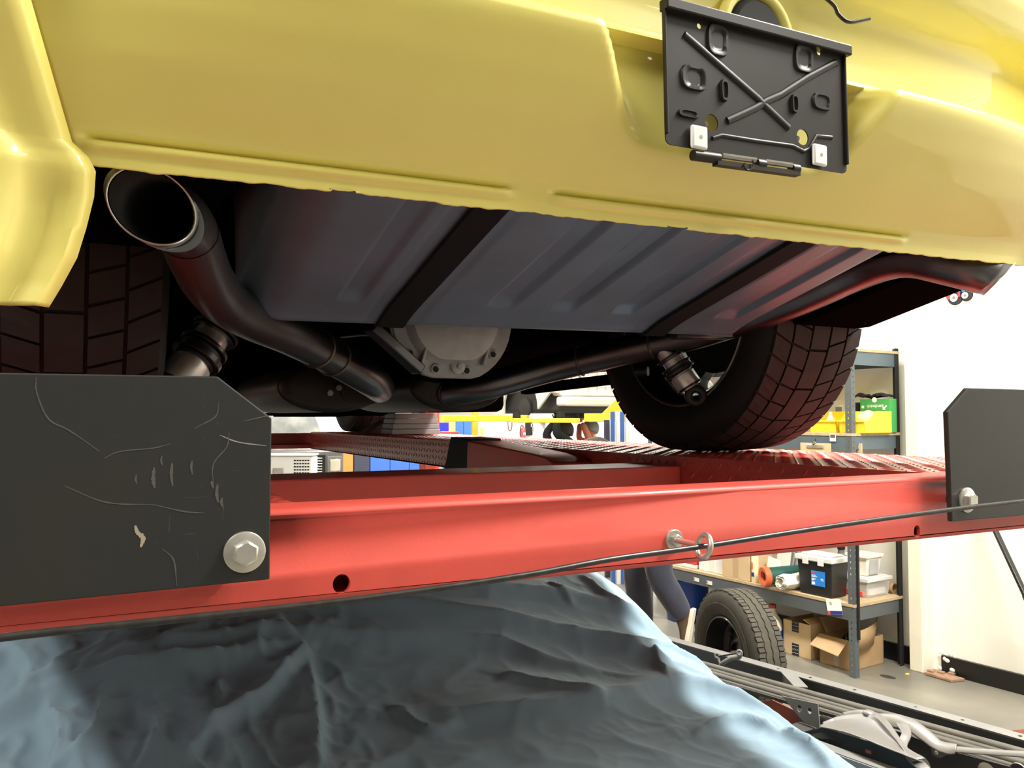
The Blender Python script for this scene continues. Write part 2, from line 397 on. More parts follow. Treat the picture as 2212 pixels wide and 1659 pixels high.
# quarter panel ends wrapping round the corners
def quarter(side):
    rows = [(0.86, -0.14, .76), (0.45, -0.075, .765), (0.366, -0.047, .80), (0.30, -0.026, .838), (0.262, -0.014, .858), (0.250, 0.000, .862), (0.238, 0.006, .862), (0.215, 0.005, .866), (0.185, -0.001, .868), (0.157, -0.008, .868), (0.13, -0.020, .868), (0.1095, -0.030, .866)]
    if side > 0: rows = [(0.86, -0.14, .76), (0.45, -0.075, .765), (0.366, -0.047, .80), (0.345, -0.040, .81)]
    fine = []
    for a, b in zip(rows, rows[1:]):
        for k in range(5): fine.append(tuple(lerp(p, q, k/5) for p, q in zip(a, b)))
    fine.append(rows[-1])
    def pt(u, v):
        z, xi, yi = fine[round(v*(len(fine)-1))]
        w = u*0.42
        # depth profile away from the inner edge: flange, shallow vertical channel, corner, side
        lowz = sm(0.25, 0.20, z)
        dx = [(0, 0), (0.012, 0.012), (0.03, 0.030), (0.05, 0.05), (0.085, 0.085), (0.13, 0.125), (0.17, 0.145), (0.42, 0.155)]
        dy = [(0, 0), (0.012, -0.012), (0.030, -0.012+0.010*lowz), (0.05, -0.014+0.010*lowz), (0.07, -0.026), (0.10, -0.030), (0.13, -0.005), (0.17, 0.05), (0.42, 0.31)]
        x = xi-pl(dx, w); y = yi+pl(dy, w)
        zz = z
        if z < 0.25: zz += 0.10*sm(0.2, 0.42, w)*(0.25-z)/0.14
        if side > 0: x = 2*XC-x
        return Vector((x, y, zr(zz+roll(x if side < 0 else 0.45))))
    m = MB(); m.grid(pt, 42, len(fine)-1); return m.build('quarter_panel', 'yellow_paint', car, angle=60, solid=0.003)
quarter(-1)
quarter(1)
# the rest of the body: sides with wheel openings, top skin
prof = [(0.93, 0.80), (0.96, 0.86), (1.75, 0.90), (2.35, 1.20), (2.9, 1.27), (3.5, 1.22), (3.95, 0.88), (5.4, 0.80), (5.55, 0.70), (5.55, 0.25), (5.3, 0.18)]
def arch(yc, r, k): return [(yc+r*math.cos(PI*t/k), 0.20+r*math.sin(PI*t/k)*0.92) for t in range(0, k+1)]
for sx in (-1, 1):
    x0 = XC+sx*0.905
    poly = prof+[(5.16, 0.17)]+arch(4.76, 0.38, 12)+[(4.37, 0.16), (2.10, 0.16)]+[p for p in arch(AX, 0.40, 12) if not (p[0] < AX and p[1] < 0.42)]+[(1.30, 0.42), (1.02, 0.42)]
    pts = [(x0, y, zr(z)) for (y, z) in poly]
    MB().prism(pts, (sx*0.012, 0, 0)).build('side_panel', 'yellow_paint', car, smooth=False)
m = MB()
for (y, z), (y2, z2) in zip(prof, prof[1:-1]):
    m.add([(XC-.905, y, zr(z)), (XC+.905, y, zr(z)), (XC+.905, y2, zr(z2)), (XC-.905, y2, zr(z2))], [(0, 1, 2, 3)])
m.build('top_skin', 'yellow_paint', car, solid=0.004, smooth=False)
m = MB(); m.add([(XC-.88, .75, zr(.86)), (XC+.88, .75, zr(.86)), (XC+.905, .96, zr(.86)), (XC-.905, .96, zr(.86))], [(0, 1, 2, 3)])
m.build('deck_edge', 'yellow_paint', car, solid=0.004, smooth=False)
# floor pan and wheelhouses in black undercoat
m = MB(); m.prism([(0.02, .90, zr(.40)), (1.46, .90, zr(.42)), (1.46, 1.42, zr(.40)), (0.02, 1.42, zr(.38))], (0, 0, .01)); m.build('trunk_floor', 'underbody', car, smooth=False)
m = MB(); m.prism([(0.12, 1.42, zr(.40)), (1.36, 1.42, zr(.40)), (1.36, 1.98, zr(.42)), (0.12, 1.98, zr(.42))], (0, 0, .01)); m.build('rear_floor_hump', 'underbody', car, smooth=False)
m = MB(); m.box2((0.0, 1.98, zr(.22)), (1.58, 5.0, zr(.43))); m.build('floor_pan', 'underbody', car, smooth=False, bevel=0.02)
for sx in (0, 1):
    xa, xb = ((-0.165, 0.12) if sx == 0 else (1.36, 1.635))
    pts = [(xa, AX+0.42*math.cos(PI*k/14), zr(.24)+0.44*math.sin(PI*k/14)) for k in range(15)]
    m = MB(); m.loft([pts, [Vector(p)+Vector((xb-xa, 0, 0)) for p in pts]], cap=False, closed_u=False); m.build('wheelhouse', 'underbody', car, solid=0.006)
    xi = xb if sx == 0 else xa
    m = MB(); m.prism([(xi, AX+0.42*math.cos(PI*k/14), zr(.24)+0.44*math.sin(PI*k/14)) for k in range(15)]+[(xi, AX-.3, zr(.42)), (xi, AX+.3, zr(.42))], (0.006, 0, 0))
# trunk drop-off (black, right and left, inboard of the quarters)
for (xa, xb) in ((1.395, 1.60), (-0.13, 0.04)):
    r = 0 if xa > 1 else 0.10
    pts = [(xa, 0.90, zr(.375)), (xa, 0.915, zr(.325+r)), (xa, 1.06, zr(.262+r)), (xa, 1.30, zr(.205+r)), (xa, 1.345, zr(.205+r)), (xa, 1.36, zr(.235)), (xa, 1.36, zr(.40)), (xa, 0.90, zr(.40))]
    MB().prism(pts, (xb-xa, 0, 0)).build('trunk_drop_off', 'underbody', car, bevel=0.006)
# frame rails beside the tank
for xa in (0.10, 1.33):
    m = MB(); m.box2((xa, 0.92, zr(.30)), (xa+.07, 2.1, zr(.40))); m.build('frame_rail', 'underbody', car, smooth=False, bevel=0.006)
m = MB(); m.prism([(1.25, 3.0, zr(.02)), (1.25, 4.4, zr(.02)), (1.25, 4.4, zr(.24)), (1.25, 2.75, zr(.24)), (1.25, 3.0, zr(.10))], (.28, 0, 0)); m.build('front_subframe', 'underbody', car, smooth=False, bevel=0.03)
m = MB(); m.box2((-.05, 3.75, zr(.005)), (1.30, 4.15, zr(.24))); m.build('front_crossmember', 'underbody', car, smooth=False, bevel=.03)
m = MB(); m.box2((.28, 2.7, zr(.06)), (.44, 3.8, zr(.22))); m.build('subframe_connector', 'underbody', car, smooth=False, bevel=.01)
# fuel filler opening above the plate bracket
c = onY(1628, 78, .806); m = MB(); m.lathe([(0.0, 0.012), (0.040, 0.012), (0.048, 0.004), (0.049, 0.0)], c, (0, -1, 0), 32); m.build('filler_opening', 'black_matte', car)
m = MB(); m.torus(c+Vector((0, -.004, 0)), (0, 1, 0), 0.056, 0.0085, 40, 10); m.build('filler_ring', 'yellow_paint', car)
m = MB(); m.tube(crv([onY(1762, -20, .79), onY(1800, 10, .785), onY(1812, 32, .78), onY(1836, 48, .775), onY(1878, 41, .772)]), 0.0026, 8); m.build('wire', 'black_paint', car)

# ---- licence plate bracket
br = MB(); Y0 = 0.772
def z8(zx, zy, y=Y0): return onY(1400+zx/4.148, zy/4.148, y)
A, B_, C_, D_ = z8(165, 30), z8(1800, 400), z8(1715, 1550), z8(120, 1320)
ex = (B_-A); UW = ((B_+C_)/2-(A+D_)/2).length; UH = ((A+B_)/2-(C_+D_)/2).length
cx = Vector((1, 0, 0.019)).normalized(); cz = Vector((-0.019, 0, 1)).normalized(); cy = Vector((0, -1, 0))
O = (A+B_+C_+D_)/4
PB = basis(O, cx, cz, cy)
PBI = PB.inverted()
def lb(zx, zy): p = PBI @ z8(zx, zy); return p.x, p.y
def hole(zx, zy, r, rx=None): a = lb(zx, zy); return (a[0], a[1], rx or r, r)
w2, h2 = 0.152, 0.086
out = []
for (sx, sy) in ((1, 1), (-1, 1), (-1, -1), (1, -1)):
    for k in range(4):
        a = {(1, 1): 0, (-1, 1): 90, (-1, -1): 180, (1, -1): 270}[(sx, sy)]+30*k; r = 0.008
        out.append((sx*(w2-r)+r*math.cos(math.radians(a)), sy*(h2-r)+r*math.sin(math.radians(a))))
hs = [hole(565, 1100, .0103), hole(1380, 1230, .0105), hole(455, 235, .0035), hole(1527, 470, .004), hole(605, 370, .0035)]
vs, fs = holes(out, hs, 0.0016, PB)
m = MB(); m.add(vs, fs); br = m.build('plate_bracket', 'bracket_black', car, smooth=False)
def pb(x, y, z): return PB @ Vector((x, y, z))
def rib(path, r, h=0.5, name='rib'):
    m = MB(); pts = [Vector(p) for p in path]
    P = [PBI @ z8(*p) for p in pts]
    R = []
    for i, p in enumerate(P):
        d = (P[min(i+1, len(P)-1)]-P[max(i-1, 0)]).normalized(); nrm = Vector((-d.y, d.x, 0))
        R.append([PB @ (Vector((p.x, p.y, 0.0006))+nrm*(r*math.cos(t))+Vector((0, 0, r*h*math.sin(t)))) for t in [PI*k/8 for k in range(9)]])
    m.loft(R, cap=False, closed_u=False)
    for ring in (R[0], R[-1]): m.add(ring, [tuple(range(9))])
    return m.build(name, 'bracket_black', br, angle=60)
rib([(320, 310), (640, 590), (985, 890), (1020, 930), (1080, 985), (1255, 1150)], .0050, .6)
rib([(1680, 560), (1420, 700), (1180, 855), (1060, 905), (965, 965), (850, 1020), (705, 1085)], .0050, .6)
rib([(570, 1240), (655, 1215), (960, 1265), (1290, 1310), (1390, 1360), (1440, 1330), (1500, 1220), (1640, 1235)], .0028, .9, 'pressed_edge')
m = MB(); a = pb(-w2-.001, h2-.006, 0); b = pb(w2+.006, h2-.006, 0); m.bar(a+Vector((0, -.003, 0)), b+Vector((0, -.003, 0)), 0.016, 0.014); m.build('top_flange', 'bracket_black', br, smooth=False, bevel=.002)
for sx in (-1, 1): m = MB(); m.bar(pb(sx*(w2-.001), h2-.012, .002), pb(sx*(w2-.001), -h2+.012, .002), .006, .003, up=(1, 0, 0)); m.build('side_flange', 'bracket_black', br, smooth=False, bevel=.001)
def emboss(zx, zy, rx, ry, d=0.003):
    p = PBI @ z8(zx, zy); m = MB(); R = []
    for k, (s_, hh) in enumerate(((1.0, 0), (0.93, d), (0.72, d), (0.62, d*0.3), (0.45, d*0.3))):
        R.append([PB @ Vector((p.x+(rx*s_)*(abs(math.cos(t))**.6)*(1 if math.cos(t) > 0 else -1), p.y+(ry*s_)*(abs(math.sin(t))**.6)*(1 if math.sin(t) > 0 else -1), .0008+hh)) for t in [2*PI*i/28 for i in range(28)]])
    m.loft(R, cap=False); m.add(R[-1], [tuple(range(28))]); m.build('embossed_pad', 'bracket_black', br, angle=50)
emboss(615, 365, .0165, .0205); emboss(1385, 530, .0165, .019); emboss(402, 702, .0195, .0155); emboss(1550, 915, .017, .0115)
emboss(672, 815, .0055, .014, .004); emboss(1300, 935, .0055, .0125, .004); emboss(355, 1025, .016, .0045, .003)
for (zx, zy) in ((430, 1243), (1508, 1400)):
    p = PBI @ z8(zx, zy); m = MB(); m.box(PB @ Vector((p.x, p.y, .005)), (.0245, .006, .0285)); pad = m.build('plate_nut', 'white_plastic', br, bevel=.003)
    m = MB(); m.cyl(PB @ Vector((p.x+.001, p.y, .0078)), PB @ Vector((p.x+.001, p.y, .0084)), .0022); m.build('nut_hole', 'paper_grey', pad)
for (zx, zy) in ((520, 1115), (1335, 1245)):
    p = z8(zx, zy, Y0+.012); m = MB(); m.lathe([(0, .003), (.003, .0025), (.0045, 0)], p, (0, -1, 0), 16, ell=(.7, 1)); m.build('bumper_stop', 'paper', br)
# hinge: spring wound on a rod, knuckles, wire loop
hp = [z8(400, 1390), z8(1340, 1520)]
for a, b in ((0.0, .23), (.585, .66), (.93, 1.0)):
    m = MB(); m.cyl(hp[0].lerp(hp[1], a), hp[0].lerp(hp[1], b), .0065, n=16); m.build('hinge_knuckle', 'bracket_black', br)
m = MB(); m.bar(hp[0].lerp(hp[1], .2)+Vector((0, 0, -.006)), hp[1]+Vector((0, 0, -.006)), .010, .006); m.build('hinge_plate', 'bracket_black', br, smooth=False)
for (a, b) in ((.25, .57), (.66, .93)):
    p0 = hp[0].lerp(hp[1], a)+Vector((0, -.002, .0035)); p1 = hp[0].lerp(hp[1], b)+Vector((0, -.002, .0035)); nT = 34; pts = []
    u, w = frame_from(p1-p0)
    for i in range(nT*6+1): t = i/6*2*PI; pts.append(p0.lerp(p1, i/(nT*6))+u*(.0031*math.cos(t))+w*(.0031*math.sin(t)))
    m = MB(); m.tube(pts, .0006, 4); m.build('spring', 'brushed_alu', br)
m = MB(); m.tube(crv([z8(940, 1440, Y0-.006), z8(940, 1490, Y0-.008), z8(900, 1525, Y0-.008), z8(865, 1500, Y0-.008), z8(870, 1465, Y0-.006)]), .0011, 6); m.build('spring_loop', 'bracket_black', br)

# ---- fuel tank
TP = [(0.905, .37), (0.908, .315), (0.915, .296), (0.930, .285), (0.950, .278), (0.99, .267), (1.05, .2505), (1.12, .231), (1.20, .209), (1.27, .190), (1.31, .178), (1.335, .169), (1.352, .1615), (1.366, .1600), (1.378, .164), (1.384, .174), (1.386, .20), (1.386, .37)]
TPf = crv([(y, z, 0) for (y, z) in TP], 4)
XL, XR = 0.215, 1.272
ribs_x = [(.375, .036), (.64, .048), (.762, .05), (.895, .05), (1.15, .055)]
def tank_pt(u, k):
    x = lerp(XL, XR, u); p = TPf[k]; y, z = p.x, p.y
    e = max(0, (XL+.075-x)/.075, (x-XR+.05)/.05); z += 0.055*e**2.2*(1 if z < .33 else 0)
    rs = sm(.955, .985, y)*sm(1.285, 1.265, y)
    for (c, w) in ribs_x: z += rs*0.0095*sm(w/2+.004, w/2-.004, abs(x-c))
    # shallow raised fields beside the straps
    for c in (0.468, 1.02): z += 0.003*sm(.055, .045, abs(x-c))*(1 if y < 1.36 else 0)
    return Vector((x, y, zr(z+roll(x))))
nu = 240; R = [[Vector((XL-.004, p.x, zr(max(p.y+.06, .36)))) for p in TPf]]
R += [[tank_pt(i/nu, k) for k in range(len(TPf))] for i in range(nu+1)]
R.append([Vector((XR+.004, p.x, zr(max(p.y+.06, .36)))) for p in TPf])
m = MB(); m.loft(R, cap=False, closed_u=False); tank = m.build('fuel_tank', 'tank_steel', car, angle=50)
m = MB(); m.loft([[Vector((x, 1.380, zr(.1715+roll(x)+dz))) for dz in (0, .004)]+[Vector((x, 1.396, zr(.1715+roll(x)+dz))) for dz in (.004, 0)] for x in (XL+.03, XR-.02)]); m.build('seam_flange', 'tank_steel', tank, smooth=False)
for c in (0.468, 1.030):
    R = []
    for p in TPf:
        if p.x > 1.392: continue
        R.append([Vector((c+dx+.0*p.x, p.x, zr(p.y-.004+roll(c)-dz))) for (dx, dz) in ((-.026, -.002), (-.024, .002), (.024, .002), (.026, -.002))])
    m = MB(); m.loft(R, cap=True); m.build('tank_strap', 'strap_black', car)
m = MB(); m.bar(onY(1455, 722, 1.42), onY(1575, 722, 1.42), .03, .022); m.build('strap_mount', 'black_paint', car, bevel=.004)

# ---- wheels
def make_wheel(xa, xb, yc, zc, R, rim, tread=True, nseg=46):
    w = xb-xa; c = Vector(((xa+xb)/2, yc, zc)); hw = w/2
    prof = [(rim-.004, -hw*.80), (rim+.006, -hw*.86), (rim+.02, -hw*.92), ((R+rim)/2, -hw*1.0), (R-.045, -hw*.985), (R-.024, -hw*.945), (R-.013, -hw*.88)]
    edge = [(R-.0105, -hw*.6), (R-.010, 0), (R-.0105, hw*.6)]
    full = prof+edge+[(r, -h) for (r, h) in reversed(prof)]
    m = MB(); m.lathe(full, c, (1, 0, 0), 72); t = m.build('tire', 'tire_rubber', car)
    if tread:
        cols = [(-.90, -.585), (-.545, -.215), (-.175, .175), (.215, .545), (.585, .90)]
        m = MB()
        for ci, (a, b) in enumerate(cols):
            N = nseg if ci != 2 else nseg//2
            for k in range(N):
                g = 0.055 if ci != 2 else .03; sk = [.45, .3, 0.0, -.3, -.45][ci]
                def q(fx, fk, dr):
                    h = lerp(a, b, fx)*hw; th = 2*PI*(k+ci*.37+lerp(g, 1-g, fk)+sk*(fx-.5))/N
                    rr = R-.0009*(abs(h)/hw*3)**2*.9-dr
                    return c+Vector((h, rr*math.cos(th), rr*math.sin(th)))
                top = [q(0, 0, 0), q(1, 0, 0), q(1, .5, 0), q(1, 1, 0), q(0, 1, 0), q(0, .5, 0)]; bot = [q(0, 0, .016), q(1, 0, .016), q(1, .5, .016), q(1, 1, .016), q(0, 1, .016), q(0, .5, .016)]
                m.add(top+bot, [(0, 1, 2, 5), (5, 2, 3, 4), (0, 6, 7, 1), (1, 7, 8, 2), (2, 8, 9, 3), (3, 9, 10, 4), (4, 10, 11, 5), (5, 11, 6, 0)])
        m.build('tread', 'tread_rubber', t, smooth=False, kind='stuff')
    s = 1 if xa > XC else -1          # outboard direction
    m = MB(); m.lathe([(rim+.006, -hw*.86), (rim+.004, -hw*.80), (rim-.006, -hw*.78), (rim-.016, -hw*.70), (rim-.028, -hw*.4), (rim-.030, 0), (rim-.022, hw*.5), (rim+.004, hw*.82), (rim-.002, hw*.82), (rim-.034, hw*.45), (rim-.038, 0), (rim-.034, -hw*.4), (rim-.020, -hw*.72), (rim-.004, -hw*.84)], c, (s, 0, 0), 64, close=True)
    wh = m.build('rim', 'rim_black', car)
    m = MB(); m.torus(c+Vector((-s*hw*.86, 0, 0)), (1, 0, 0), rim+.003, .0045, 64, 8); m.build('rim_edge', 'rim_lip', wh)
    for k in range(5):
        th = 2*PI*k/5+.5; d = Vector((0, math.cos(th), math.sin(th))); e = Vector((0, -math.sin(th), math.cos(th)))
        m = MB(); o = c+Vector((s*hw*.45, 0, 0)); m.loft([[o+d*r+e*(a*ww)+Vector((s*b*.02+s*off, 0, 0)) for (a, b) in ((-1, -1), (1, -1), (1, 1), (-1, 1))] for (r, ww, off) in ((.03, .028, 0), (.12, .022, .012), (rim-.025, .034, 0))]); m.build('spoke', 'rim_black', wh, bevel=.004)
    m = MB(); m.lathe([(0, .045), (.045, .04), (.055, 0), (.055, -.03), (0, -.03)], c+Vector((s*hw*.4, 0, 0)), (s, 0, 0), 28); m.build('hub', 'rim_black', wh)
    m = MB(); m.lathe([(.05, -.012), (.155, -.012), (.155, .012), (.05, .012)], c+Vector((s*hw*.05, 0, 0)), (s, 0, 0), 40, close=True); m.build('brake_disc', 'dark_steel', wh)
    return t
ZA = H-0.09+WR
make_wheel(1.34, 1.635, AX, ZA, WR, .238); make_wheel(-0.17, 0.118, AX, ZA, WR, .238)
make_wheel(1.36, 1.60, 4.76, ZA-.02, WR-.02, .22); make_wheel(-0.13, 0.11, 4.76, ZA-.02, WR-.02, .22)

# ---- rear axle, differential
m = MB(); m.cyl((0.12, AX, ZA), (1.34, AX, ZA), .042, n=24); m.build('axle_tube', 'underbody', car)
dc = onY(975, 690, 1.53)
m = MB(); m.lathe([(0.0, .16), (.11, .15), (.125, .06), (.128, .0), (.128, -.012)], dc+Vector((0, .012, 0)), (0, 1, 0), 36); m.build('differential_housing', 'underbody', car)
# finned aluminium cover: flange ring with bolts and raised centre
def oct_(r, cut, n=40):
    return [(r*math.cos(2*PI*i/n)*1.02, max(-r*cut, r*math.sin(2*PI*i/n))) for i in range(n)]
DB = basis(dc, (1, 0, 0), (0, 0, 1), (0, -1, 0))
m = MB(DB)
R = []
for (s_, h) in ((1.0, -.004), (1.0, .010), (.985, .012), (.80, .012), (.78, .014), (.70, .030), (.55, .036)):
    R.append([(x*s_, y*s_-(.0 if s_ > .7 else .0), h) for (x, y) in oct_(.128, .93)])
m.loft(R, cap=True); dcov = m.build('differential_cover', 'cast_alu', car, angle=30)
def dpt(px, py, y=-.0): p = DB.inverted() @ onY(px, py, dc.y-.013); return p
for (px, py) in ((884, 763), (940, 797), (1007, 800), (1064, 765)):
    p = dpt(px, py); m = MB(DB); m.lathe([(.0095, 0), (.0095, .004), (.0075, .0045), (.006, .003), (.006, .001), (0, .001)], (p.x, p.y, .012), (0, 0, 1), 20); m.build('cover_boss', 'cast_alu', dcov)
    m = MB(DB); m.cyl((p.x, p.y, .0135), (p.x, p.y, .0142), .0055); m.build('bolt_hole', 'black_matte', dcov)
p = dpt(988, 792); m = MB(DB); m.lathe([(.015, 0), (.015, .006), (.012, .008), (.005, .008), (.004, .013), (0, .013)], (p.x, p.y, .012), (0, 0, 1), 24); m.build('drain_plug', 'cast_alu', dcov)
for (a, b) in (((918, 742), (908, 783)), ((1060, 712), (1040, 790))):
    p, q_ = dpt(*a), dpt(*b); m = MB(DB); m.bar((p.x, p.y, .022), (q_.x, q_.y, .018), .006, .018); m.build('cover_fin', 'cast_alu', dcov, bevel=.002)
# lower trailing arm left of the differential, panhard bar, brake line
m = MB(); m.bar(onY(800, 705, 1.48), onY(905, 800, 1.52), .03, .02); m.build('suspension_arm', 'black_paint', car, bevel=.003)
m = MB(); m.tube(crv([onY(735, 728, 1.55), onY(800, 724, 1.55), onY(860, 740, 1.56)]), .003, 8); m.build('brake_line', 'dark_steel', car)
m = MB(); m.bar(onY(1130, 842, 2.3), onY(1440, 806, 1.95), .05, .03); m.build('lower_link', 'underbody', car, bevel=.004)
m = MB(); m.cyl(onY(1370, 803, 1.75), onY(1400, 802, 1.72), .012, n=12); m.build('link_bolt', 'dark_steel', car)

# ---- coil-over shocks
def coilover(top, bot, r, name='shock_absorber'):
    top, bot = Vector(top), Vector(bot); d = (bot-top).normalized(); L = (bot-top).length
    m = MB(); m.cyl(top, bot, r*.86, n=28); s = m.build(name, 'brushed_alu', car)
    for (a, b, rr, mt) in ((.26, .30, 1.22, 'black_paint'), (.315, .335, 1.10, 'black_paint'), (.46, .50, 1.25, 'black_paint'), (.51, .56, 1.05, 'dark_steel'), (.565, .63, 1.28, 'black_paint'), (.63, .66, 1.0, 'dark_steel')):
        m = MB(); m.cyl(top+d*(L*a), top+d*(L*b), r*rr, n=28); m.build('spring_seat', mt, s, bevel=.001)
    m = MB(); m.lathe([(r*.8, 0), (r*1.0, .002), (r*1.0, L*.26), (r*.96, L*.28), (r*.8, L*.285)], top+d*(L*.68), d, 32); m.build('shock_body', 'brushed_alu', s)
    m = MB(); m.torus(top+d*(L*.955), d, r*.93, r*.10, 28, 8); m.build('seal_ring', 'black_paint', s)
    u, w = frame_from(d)
    m = MB(); m.torus(bot+d*.022, u, .017, .010, 24, 10); m.build('eye', 'dark_steel', s)
    return s
coilover(onY(500, 672, 1.52), onY(372, 842, 1.47), .034)
coilover(onY(1432, 745, 1.60), onY(1492, 838, 1.56), .031)

# ---- exhaust
def pipe(pts, r, name='exhaust_pipe', n=22, cut=None):
    P = crv(pts, 10); m = MB(); m.tube(P, r, n, cap=False); return m.build(name, 'exhaust_steel', car, angle=60, solid=0), P
def weld_at(P, i, r):
    d = (P[i+1]-P[i-1]).normalized(); m = MB(); m.torus(P[i], d, r*1.0, .0035, 28, 6); m.build('weld_bead', 'weld', EXH)
tipL = onY(328, 446, .905)
LP = [onY(742, 845, 1.97), atD(785, 820, 1.83), atD(700, 762, 1.60), atD(640, 728, 1.50), atD(555, 690, 1.36), atD(488, 652, 1.25), atD(450, 600, 1.14), atD(418, 530, 1.03), atD(390, 480, .96), tipL+Vector((0.018, 0.022, -.006))]
LP = [onY(820, 838, 1.93), atD(800, 820, 1.80), atD(720, 772, 1.64), atD(630, 725, 1.48), atD(550, 690, 1.36), atD(490, 655, 1.25), atD(452, 610, 1.15), atD(425, 555, 1.06), atD(405, 500, .99)]
EXH, P = pipe(LP, .036)
for i in (24, 20): weld_at(P, i, .036)
# oval slash-cut tip
def tip(path, radii, nrm, ell, name='exhaust_tip'):
    Pp = crv(path, 6); m = MB(); u, w = frame_from((Pp[1]-Pp[0])); R = []; N = len(Pp)
    for i, c in enumerate(Pp):
        t = i/(N-1); d = (Pp[min(i+1, N-1)]-Pp[max(i-1, 0)]).normalized()
        nn = d.lerp(nrm, sm(.45, 1, t)).normalized(); u = (u-d*u.dot(d)).normalized(); w = d.cross(u); r = lerp(radii[0], radii[1], t); ring = []
        for k in range(40):
            a = 2*PI*k/40; p = u*(r*math.cos(a))+w*(r*math.sin(a))
            ring.append(c+p-d*(p.dot(nn)/d.dot(nn)))          # slide along the pipe so that the end is cut by the plane with normal nn
        R.append(ring)
    m.loft(R, cap=False); o = m.build(name, 'exhaust_steel', EXH, angle=60)
    mc_ = []  # black liner added inside the tip: the bore's shade put into its colour
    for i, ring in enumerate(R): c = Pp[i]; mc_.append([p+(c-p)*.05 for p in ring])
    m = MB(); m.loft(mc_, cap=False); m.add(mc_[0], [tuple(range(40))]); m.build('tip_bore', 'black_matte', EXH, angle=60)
    m = MB(); m.tube(R[-1], .0010, 6, closed=True); m.build('tip_edge', 'brushed_alu', EXH)
    return o
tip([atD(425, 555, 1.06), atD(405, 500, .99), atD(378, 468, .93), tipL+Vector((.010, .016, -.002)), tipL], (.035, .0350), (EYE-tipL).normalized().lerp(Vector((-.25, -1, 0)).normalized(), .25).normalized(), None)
tipR = onY(2163, 597, .905)
RP = [onY(962, 850, 1.96), atD(1040, 836, 2.10), atD(1180, 798, 2.12), atD(1330, 762, 2.06), atD(1500, 722, 1.95), atD(1700, 655, 1.78), atD(1850, 590, 1.66), atD(1930, 562, 1.58), atD(1990, 560, 1.53), atD(2050, 572, 1.49)]
EXH, P = pipe(RP, .036)
for i in (25, 35): weld_at(P, min(i, len(P)-2), .036)
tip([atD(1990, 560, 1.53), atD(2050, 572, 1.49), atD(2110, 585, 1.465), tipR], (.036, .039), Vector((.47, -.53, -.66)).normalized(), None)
# oval mufflers with end flanges
for (px, py, xo) in ((722, 836, 0), (995, 838, 0)):
    c = onY(px, py, 1.95); m = MB(); m.lathe([(.0, -.006), (.80, -.006), (.93, 0), (.985, .012), (1.0, .03), (1.0, .62), (.97, .64), (0, .645)], c, (0, 1, 0), 48, ell=(.128, .060), u=(1, 0, 0)); mu = m.build('muffler', 'muffler_steel', car, angle=50)
    m = MB(); m.lathe([(1.0, 0), (1.02, .003), (1.02, .010), (1.0, .013)], c+Vector((0, .020, 0)), (0, 1, 0), 48, ell=(.128, .060), u=(1, 0, 0)); m.build('muffler_seam', 'muffler_steel', mu)
for (px, py, rx) in ((785, 845, .055), (985, 852, .05)):
    c = onY(px, py, 1.935); m = MB(); m.lathe([(0, 0), (1, 0), (1, .008), (0, .008)], c, (0, 1, 0), 28, ell=(rx, .034), u=(1, 0, 0)); fl = m.build('exhaust_flange', 'muffler_steel', car)
for (px, py) in ((712, 849), (731, 838), (969, 852)):
    c = onY(px, py, 1.93); m = MB(); m.cyl(c, c+Vector((0, -.008, 0)), .0075, n=6); m.build('flange_bolt', 'zinc', car)
# bright heat shield panels under the floor
for i, (a, b) in enumerate((((600, 905), (705, 888)), ((690, 903), (800, 887)))):
    p = onZ(a[0], a[1], H-.012+.03); q_ = onZ(b[0], b[1], H+.03)
for (xa, xb, mt) in ((0.34, 0.56, 'brushed_alu'), (0.71, 0.99, 'underbody')):
    m = MB(); m.prism([(xa, 2.66, zr(.018)), (xb, 2.66, zr(.018)), (xb, 3.55, zr(.0)), (xa, 3.55, zr(.0))], (0, 0, .02)); m.build('heat_shield', mt, car, smooth=False, bevel=.004)
# ================================================================== four post lift
lift = thing('four_post_lift', 'red four post car lift with diamond plate runways carrying the yellow car', 'car lift', (0.70, 2.9, 0))
YB = 0.80; ZT, ZB = zr(-.087), zr(-.1775)
X0, X1 = -0.75, 2.22
LBm = basis((0, YB, 0), (1, 0, 0), (0, 0, 1), (0, -1, 0))
rb = .007
vs, fs = holes([(X0, ZB+rb), (X1, ZB+rb), (X1, ZT-rb), (X0, ZT-rb)], [(onY(736, 1260, YB).x, onY(736, 1260, YB).z, .0088, .0092), (onY(1977, 1148, YB).x, onY(1977, 1148, YB).z, .0072, .0092)], .006, LBm)
m = MB(); m.add(vs, fs)
for (zc, s) in ((ZT-rb, 1), (ZB+rb, -1)):
    sec = [(YB-.003, zc)]+[(YB-.003+rb*(1-math.cos(t)), zc+s*rb*math.sin(t)) for t in [PI/2*k/6 for k in range(1, 7)]]+[(YB+.055, zc+s*rb)]
    inn = [(y+.0, z) for (y, z) in reversed([(YB+.003, zc)]+[(YB+.003+(rb-.006)*(1-math.cos(t)), zc+s*(rb-.006)*math.sin(t)) for t in [PI/2*k/6 for k in range(1, 7)]]+[(YB+.055, zc+s*(rb-.006))])]
    m.loft([[Vector((x, y, z)) for (y, z) in sec+inn] for x in (X0, X1)], cap=True)
beam = m.build('rear_crossbeam', 'red_paint', lift, angle=30)
m = MB(); m.box2((X0, YB+.05, ZB+.004), (X1, YB+.056, ZT-.004)); m.build('crossbeam_back', 'red_paint', beam, smooth=False)
